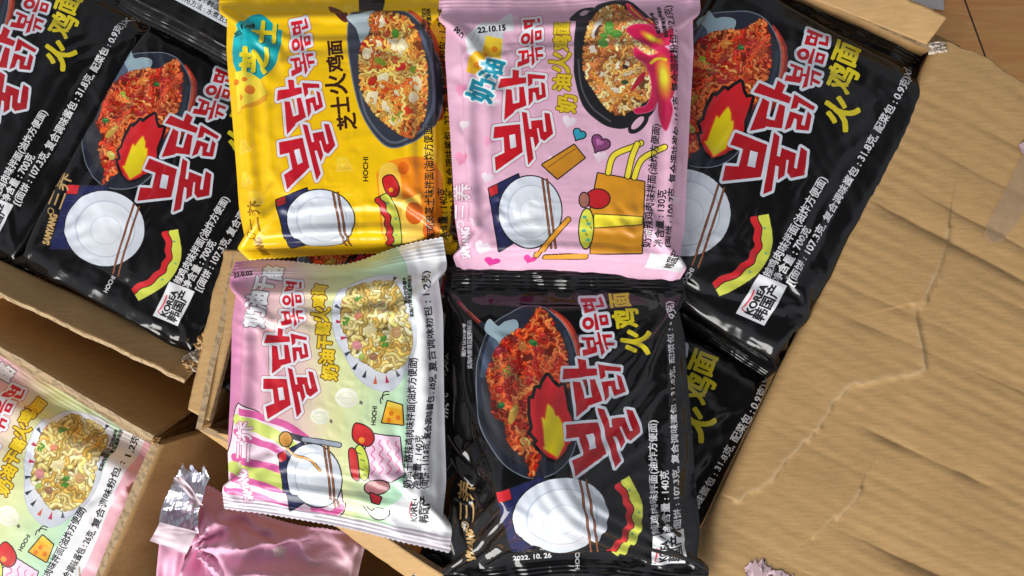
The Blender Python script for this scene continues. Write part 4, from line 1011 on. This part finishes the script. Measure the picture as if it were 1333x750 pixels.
# --- the open box on the right
boxA = thing('cardboard_box', 'large open cardboard box on the right, its wide creased flap folded out', 'cardboard box', P(760, 420, ZF + .002))
tA = (1213, 66); bA = (893, 740)
def flapA():
    t0 = np.array(P(1219, 62, 0.0)); t1 = np.array(P(868, 800, 0.0))
    ax = (t1 - t0); L = np.linalg.norm(ax); ax /= L
    ou = np.array([-ax[1], ax[0], 0]);
    if ou[0] < 0: ou = -ou
    Wd = 0.36; nt, ns = 640, 400
    t = np.linspace(0, L, nt)[:, None]; s = (np.linspace(0, 1, ns) ** 1.25 * Wd)[None, :]
    T = np.broadcast_to(t, (nt, ns)); S_ = np.broadcast_to(s, (nt, ns))
    # cross-section: rolls over the box rim, then slopes gently down
    rr_ = 0.009
    z = -0.02 * S_ - np.where(S_ < rr_, rr_ - np.sqrt(np.clip(rr_ ** 2 - (rr_ - np.clip(S_, 0, rr_)) ** 2, 0, 1)), 0)
    rng = np.random.RandomState(8)
    px = lambda x, y: ((np.array(P(x, y, 0)) - t0) @ ax, (np.array(P(x, y, 0)) - t0) @ ou)
    warp = 0.004 * fbm(T / .10, S_ / .12, 3, 3)
    # long creases running out from the fold
    for tt, amp, wdt, sa, sb in [(0.060, .0012, .010, .02, .30), (0.088, .0016, .009, .0, .22), (0.108, .0018, .008, .0, .36), (0.128, .0010, .010, .02, .20), (0.165, .0012, .010, .0, .16), (0.184, .0015, .010, .0, .24),
                                 (0.215, .0013, .011, .04, .36), (0.244, .0020, .009, .06, .36), (0.270, .0012, .014, .0, .30), (0.296, .0010, .012, .1, .36), (0.310, .0022, .009, .05, .36), (0.345, .0014, .012, .0, .3), (0.372, .0014, .010, .05, .36), (0.034, .0012, .012, .03, .36), (0.395, .0012, .010, .0, .36)]:
        c = tt + .3 * warp + S_ * rng.uniform(-.04, .04) + .0007 * fbm(S_ / .02, T * 0 + tt * 31, 19, 3)
        x = (T - c) / wdt
        prof = np.where(x < 0, np.exp(x * .62), np.exp(-x * 3.2))            # one soft side, one steep side
        sb = sb; fade = np.clip((S_ - sa) / .03, 0, 1) * np.clip((sb - S_) / .05, 0, 1)
        z = z - 1.05 * amp * prof * fade * (0.55 + 1.1 * fbm(S_ / .07, T * 0 + tt * 90, 7, 3)) * (1.5 if amp > .0016 else .8)
    # flutes of the corrugation telegraphing through
    z = z + 0.00014 * np.sin((T + .2 * warp) / 0.0088 * 2 * math.pi) * (0.6 + .6 * fbm(T / .06, S_ / .06, 12, 2))
    # the torn-looking wandering creases
    wear = np.zeros(T.shape)
    def crease(pts, amp, wdt):
        nonlocal z, wear
        pts = smooth_pts(pts, 5, False); pts = pts + np.stack([2.2 * vnoise(np.arange(len(pts)) * .6, 0, 3), 2.2 * vnoise(np.arange(len(pts)) * .6, 7, 5)], 1)
        q = np.array([px(*p) for p in pts]); best = np.full(T.shape, 9.0); side = np.zeros(T.shape)
        for a, b in zip(q[:-1], q[1:]):
            d = b - a; k = np.clip(((T - a[0]) * d[0] + (S_ - a[1]) * d[1]) / (d @ d), 0, 1)
            ex = T - a[0] - k * d[0]; ey = S_ - a[1] - k * d[1]; r = np.hypot(ex, ey)
            m = r < best; best = np.where(m, r, best); side = np.where(m, np.sign(ex * d[1] - ey * d[0]), side)
        z = z + amp * .8 * np.exp(-(best / wdt) ** 2) + amp * .8 * side * (1 - np.exp(-(best / wdt) ** 2)) * np.exp(-best / (wdt * 5))
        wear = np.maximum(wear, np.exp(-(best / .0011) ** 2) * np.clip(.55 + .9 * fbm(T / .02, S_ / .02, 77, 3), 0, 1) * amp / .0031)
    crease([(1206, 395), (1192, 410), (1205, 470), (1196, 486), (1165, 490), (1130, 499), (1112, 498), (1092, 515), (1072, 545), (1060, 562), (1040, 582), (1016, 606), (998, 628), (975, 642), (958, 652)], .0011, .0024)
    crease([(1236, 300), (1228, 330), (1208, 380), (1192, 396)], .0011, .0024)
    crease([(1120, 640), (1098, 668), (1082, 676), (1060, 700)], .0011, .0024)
    z = z + 0.0022 * fbm(T / .12, S_ / .12, 21, 2) * np.clip(S_ / .03, 0, 1) + 0.00035 * fbm(T / .014, S_ / .05, 25, 3)
    G = t0 + T[..., None] * ax + S_[..., None] * ou; G[..., 2] += z
    # top end of the flap is not cut square
    G = G + (ax * ((-0.006 + 0.10 * np.clip(S_ - 0.0, 0, 1) * 0 + .0035 * fbm(S_ / .03, T * 0, 44, 3)) * np.clip(1 - T / .03, 0, 1))[..., None])
    B = G.copy(); B[..., 2] -= 0.004
    f = np.vstack([grid_faces(nt, ns), grid_faces(nt, ns, nt * ns, True)])
    ring = [i for i in range(ns)] + [j * ns + ns - 1 for j in range(1, nt)] + [(nt - 1) * ns + i for i in range(ns - 2, -1, -1)] + [j * ns for j in range(nt - 2, 0, -1)]
    N = nt * ns; ed = np.array([(a, b, b + N, a + N) for a, b in zip(ring, ring[1:] + ring[:1])])
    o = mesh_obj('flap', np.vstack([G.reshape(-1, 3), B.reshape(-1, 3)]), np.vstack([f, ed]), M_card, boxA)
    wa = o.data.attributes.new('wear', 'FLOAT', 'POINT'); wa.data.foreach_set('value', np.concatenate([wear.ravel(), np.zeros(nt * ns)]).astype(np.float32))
    def at(x, y):
        tt, ss = px(x, y); i = int(np.clip(tt / L * (nt - 1), 0, nt - 1)); j = int(np.clip((max(ss, 0) / Wd) ** 0.8 * (ns - 1), 0, ns - 1))
        return G[i, j]
    return o, at
fA, onflap = flapA()
fA['label'] = 'wide creased flap with strips of old tape'
M_tape = plain('old_packing_tape', (0.60, 0.42, 0.25), .14, 0, .07, 160, .35); M_tape.node_tree.nodes['Principled BSDF'].inputs['Alpha'].default_value = .45
M_rem = plain('torn_sticker', (0.56, 0.40, 0.44), .6, 0, .12, 90, .3)
def on_flap_patch(name, outline, mat, parent, lift=.0007, rough=0):
    """thin strip following the flap: outline is a polygon of photo positions, filled by a small grid between its two long sides"""
    l, r = outline
    l = smooth_pts(l, 8, False); r = smooth_pts(r, 8, False)
    if rough: l = l + rough * np.stack([vnoise(np.arange(len(l)) * .8, 3, 5), vnoise(np.arange(len(l)) * .8, 9, 6)], 1); r = r + rough * np.stack([vnoise(np.arange(len(r)) * .8, 4, 7), vnoise(np.arange(len(r)) * .8, 2, 8)], 1)
    m = min(len(l), len(r)); k = 10
    V = []
    for i in range(m):
        for j in range(k):
            q = l[i] * (1 - j / (k - 1)) + r[i] * j / (k - 1); w = np.array(onflap(*q)); f = (H - w[2]) / H
            V.append([(q[0] - CX) * K * f, (CY - q[1]) * K * f, w[2] + lift])
    V = np.array(V); lo = V.copy(); lo[:, 2] -= lift * .8
    ff = np.vstack([grid_faces(m, k), grid_faces(m, k, m * k, True)])
    return mesh_obj(name, np.vstack([V, lo]), ff, mat, parent)
on_flap_patch('tape_strip', ([(1336, 192), (1318, 225), (1300, 262), (1288, 285), (1281, 303), (1286, 314)], [(1356, 232), (1338, 262), (1326, 285), (1317, 300), (1306, 312), (1292, 317)]), M_tape, fA)
on_flap_patch('sticker_remnant', ([(972, 738), (978, 732), (992, 731), (1006, 736), (1022, 748), (1030, 752)], [(974, 762), (984, 764), (998, 766), (1010, 768), (1022, 768), (1030, 766)]), M_rem, fA, .0007, 6)
on_flap_patch('sticker_remnant', ([(1326, 188), (1328, 196), (1331, 200), (1336, 206)], [(1344, 178), (1346, 188), (1346, 196), (1346, 206)]), M_rem, fA, .0012)
# short top flap, folded out past the floor
slab('flap', [P(1040, -8, .004), P(1206, 58, .002), P(1234, 22, .012), P(1090, -42, .014)], boxA, M_card, .004, (60, 14), .0016, 5)
slab('flap', [P(332, 326, -.012), P(272, 548, -.018), P(243, 533, -.022), P(292, 325, -.018)], boxA, M_card, .004, (60, 8), .0010, 6)
slab('flap', [P(300, 566, -.030), P(640, 790, -.030), P(620, 816, -.045), P(258, 558, -.040)], boxA, M_card, .004, (60, 8), .0010, 9)
wall((1216, 64), (866, 800), -.009, ZF + .004, boxA, 31, (-.004, 0)); wall((311, 332), (262, 560), -.016, ZF + .004, boxA, 32, (.004, 0))
wall((1211, 66), (300, -330), -.004, ZF + .004, boxA, 33); wall((266, 556), (868, 800), -.034, ZF + .004, boxA, 34)
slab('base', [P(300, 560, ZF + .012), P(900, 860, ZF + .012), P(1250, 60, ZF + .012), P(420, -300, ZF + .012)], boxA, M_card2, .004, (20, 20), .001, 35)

def torn(px, py, z, rad, parent, seed, mat=None):
    """crumpled torn corner of corrugated board"""
    rng = np.random.RandomState(seed); n = 26; g = np.linspace(-1, 1, n)
    X, Y = np.meshgrid(g, g)
    r = np.hypot(X, Y); Zz = .7 * np.abs(vnoise(X * 2.2 + .4 * Y, Y * 1.4, seed)) + .5 * np.abs(vnoise(X * 4 - Y, Y * 2.5 + X, seed + 3)) - .25 * r
    c = np.array(P(px, py, z)); R_ = rad * K
    ang = rng.uniform(0, 3)
    V = np.stack([c[0] + R_ * (X * math.cos(ang) - Y * math.sin(ang)) * (1 + .35 * fbm(X * 2, Y * 2, seed + 8, 2)), c[1] + R_ * .8 * (X * math.sin(ang) + Y * math.cos(ang)), c[2] + R_ * Zz], -1).reshape(-1, 3)
    lo = V.copy(); lo[:, 2] -= .002
    return mesh_obj('torn_edge', np.vstack([V, lo]), np.vstack([grid_faces(n, n), grid_faces(n, n, n * n, True)]), mat or M_card, parent)
M_torn = plain('torn_liner', (0.60, 0.52, 0.43), .6, 0, .15, 90, .2)
torn(1221, 62, -.003, 10, boxA, 3, M_torn)

# --- the box on the left
boxB = thing('cardboard_box', 'open cardboard box at the upper left with crumpled torn corner, holding black five-packs', 'cardboard box', P(100, 200, ZF + .002))
slab('flap', [P(-60, 312, -.086), P(268, 462, -.080), P(240, 494, -.064), P(-60, 354, -.066)], boxB, M_card, .004, (70, 16), .0016, 41)
slab('flap', [P(262, 452, -.080), P(318, 318, -.080), P(332, 322, -.066), P(285, 440, -.064)], boxB, M_card, .004, (60, 14), .0034, 42)
wall((-60, 318), (262, 468), -.088, ZF + .004, boxB, 43); wall((264, 460), (420, 90), -.084, ZF + .004, boxB, 44); wall((420, 90), (120, -60), -.088, ZF + .004, boxB, 45)
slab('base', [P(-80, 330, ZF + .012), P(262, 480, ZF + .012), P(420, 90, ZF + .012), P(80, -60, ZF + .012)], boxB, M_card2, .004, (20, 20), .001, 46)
torn(272, 446, -.072, 20, boxB, 12); torn(258, 468, -.072, 17, boxB, 22, M_torn); torn(246, 476, -.070, 11, boxB, 14)

# --- the box at the lower left, its outer flaps hanging down
boxC = thing('cardboard_box', 'open cardboard box at the lower left with hanging outer flaps, holding the pastel five-pack', 'cardboard box', P(60, 640, ZF + .002))
def hang(p0, p1, z0, drop, shift, seed):
    a = np.array(P(p0[0], p0[1], z0)); b = np.array(P(p1[0], p1[1], z0)); d = np.array([shift[0], shift[1], -drop])
    return slab('flap', [a, b, b + d, a + d], boxC, M_card, .004, (70, 24), .0016, seed)
hang((-70, 410), (200, 568), -.064, .15, (.020, .030), 51)
hang((206, 578), (112, 800), -.070, .186, (.056, .008), 52)
wall((-70, 413), (198, 572), -.066, ZF + .004, boxC, 53); wall((203, 578), (110, 800), -.072, ZF + .004, boxC, 54)
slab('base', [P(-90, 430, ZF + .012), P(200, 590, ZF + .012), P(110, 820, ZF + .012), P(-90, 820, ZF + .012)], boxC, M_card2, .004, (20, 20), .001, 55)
torn(200, 573, -.068, 7, boxC, 17)

# --- deep box round the crumpled packet, its unseen walls added to shade the gap
boxD = thing('cardboard_box', 'deep shadowed cardboard box at the bottom, unseen walls added to shade the crumpled pink packet inside', 'cardboard box', P(330, 800, ZF + .002))
wall((120, 905), (640, 960), -.035, ZF + .004, boxD, 61); wall((100, 700), (120, 905), -.085, ZF + .004, boxD, 62)  # out-of-view walls, placed to block low window light from the gap
wall((640, 960), (700, 800), .0, ZF + .004, boxD, 63)
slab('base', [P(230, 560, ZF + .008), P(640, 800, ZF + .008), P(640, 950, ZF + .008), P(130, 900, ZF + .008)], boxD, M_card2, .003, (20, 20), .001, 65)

# ------------------------------------------------------------------ crumpled pink packet with a torn foil end
A_cr = art_crumple(); M_cr = film('pink_crumpled_print', A_cr.image('pink_crumpled_print'), .45, .15)
cr, sr = math.cos(math.radians(20)), math.sin(math.radians(20))
def toCr(p):
    p = np.array(p, float).reshape(-1, 2)
    return np.stack([258 + p[:, 0] * cr - p[:, 1] * sr * .6, 652 + p[:, 0] * sr * .75 + p[:, 1] * cr], 1)
pk = packet('noodle_packet', 'crumpled pink packet with a torn silver foil end, in the gap between the boxes', 'noodle packet', M_cr, A_cr,
            [(-4, -2), (225, 4), (240, 215), (-40, 195)], -0.092, 46, 71, None, (6, 14), toCr, (), depth=1.0, excess=1.05, crush=4.0, iters=120, crumple=10, pinch=(8, 60, 30, 110), crumple_mid=1, inset=(.42, .42))
M_foil = plain('silver_foil', (0.80, 0.81, 0.92), .35, .9, .05, 60, .1)
M_white = plain('foil_paper_back', (0.70, 0.55, 0.62), .5, 0, .05, 60, .1)
def strip(name, left, right, mat, z0, seed, amp, parent, nx=40, teeth=0):
    l = smooth_pts(left, 10, False); r = smooth_pts(right, 10, False); m = len(l); V = []
    for j in range(m):
        for i in range(nx):
            u = i / (nx - 1); q = l[j] * (1 - u) + r[j] * u
            if teeth and j < 8: q = q + np.array([0.12, 1.0]) * (8 - j) / 8 * teeth * (abs(((u * 3.0) % 1) - .5) * 2 - .2 + .5 * vnoise(u * 20, 0, seed)) * 1.1
            z = z0 + amp * (.8 * vnoise(u * 3, j * .16, seed) + (.45 * abs(vnoise(u * 11, j * .03, seed + 4)) if teeth else 0) + .25 * abs(vnoise(u * 2 + j * .2, j * .2, seed + 8)))
            V.append(P(q[0], q[1], z))
    V = np.array(V); lo = V.copy(); lo[:, 2] -= .0008
    return mesh_obj(name, np.vstack([V, lo]), np.vstack([grid_faces(m, nx), grid_faces(m, nx, m * nx, True)]), mat, parent, None, True)
strip('foil_end', [(230, 606), (224, 630), (214, 652), (208, 672), (206, 700)], [(272, 612), (266, 640), (262, 655), (258, 668), (258, 694)], M_foil, -.068, 5, .006, pk, 44, 9)
strip('paper_strip', [(208, 680), (202, 692), (195, 704)], [(256, 692), (250, 706), (242, 722)], M_white, -.060, 6, .002, pk)
strip('paper_strip', [(226, 622), (238, 636), (254, 656)], [(234, 620), (248, 634), (264, 658)], M_white, -.060, 9, .001, pk, 8)
strip('paper_strip', [(208, 700), (204, 740), (200, 790)], [(242, 716), (236, 752), (232, 800)], M_cr, -.074, 8, .004, pk)

# ------------------------------------------------------------------ black pack with a printed information panel, top left
A_inf = art_info()
bk = art_info(); bk.img[:] = np.array(BLK) / 255.0
M_inf = film('information_panel', A_inf.image('information_panel'), .35)
M_blackfilm = film('black_back', bk.image('black_back'), .26)
iq = [(205, -130), (420, -40), (350, 105), (190, -10)]
pb = packet('noodle_five_pack', 'black five-pack lying back up behind the yellow packet, white information panel showing', 'noodle packet', M_blackfilm, bk,
            [(0, 0), (200, 0), (200, 170), (0, 170)], -0.060, 26, 77, None, (16, 16), fit_affine([(0, 0), (200, 0), (200, 170), (0, 170)], [(210, -120), (385, -30), (320, 96), (150, 6)]), (), depth=1.4,
            sticker=([(70, 20), (190, 20), (190, 120), (70, 120)], M_inf))

# ------------------------------------------------------------------ floor and the sheet of paper on it
def floor_mat():
    m, nt, b = new_mat('parquet'); N = nt.nodes.new; L = nt.links.new
    tc = N('ShaderNodeTexCoord'); mp = N('ShaderNodeMapping'); mp.inputs['Rotation'].default_value = (0, 0, math.radians(70)); mp.inputs['Location'].default_value = (-0.013, 0.006, 0)
    L(tc.outputs['Object'], mp.inputs['Vector'])
    br = N('ShaderNodeTexBrick'); br.offset = 0.5; br.inputs['Scale'].default_value = 1.0; br.inputs['Brick Width'].default_value = .13; br.inputs['Row Height'].default_value = .07
    br.inputs['Mortar Size'].default_value = .0009; br.inputs['Color1'].default_value = (.80, .40, .13, 1); br.inputs['Color2'].default_value = (.86, .47, .17, 1); br.inputs['Mortar'].default_value = (.05, .03, .015, 1)
    L(mp.outputs[0], br.inputs['Vector'])
    m2 = N('ShaderNodeMapping'); m2.inputs['Rotation'].default_value = (0, 0, math.radians(-21.6)); m2.inputs['Scale'].default_value = (4, 50, 1)
    L(tc.outputs['Object'], m2.inputs['Vector'])
    n = N('ShaderNodeTexNoise'); n.inputs['Scale'].default_value = 3; n.inputs['Detail'].default_value = 8; n.inputs['Distortion'].default_value = 1.2
    L(m2.outputs[0], n.inputs['Vector'])
    mx = N('ShaderNodeMixRGB'); mx.blend_type = 'OVERLAY'; mx.inputs[0].default_value = .45
    L(br.outputs[0], mx.inputs[1]); L(n.outputs[0], mx.inputs[2]); L(mx.outputs[0], b.inputs['Base Color'])
    b.inputs['Roughness'].default_value = .34
    return m
fl = mesh_obj('floor', [(-3, -3, ZF), (3, -3, ZF), (3, 3, ZF), (-3, 3, ZF)], [(0, 1, 2, 3)], floor_mat(), None, None, False)
fl['kind'] = 'structure'
pp = slab('paper_sheet', [P(1120, -60, ZF + .003), P(1226, -60, ZF + .003), P(1229, 14, ZF + .003), P(1110, 6, ZF + .003)], None, plain('white_paper', (.62, .60, .62), .6), .001, (12, 8), .0004, 91)
pp['label'] = 'white sheet of paper on the wooden floor behind the box'; pp['category'] = 'paper sheet'
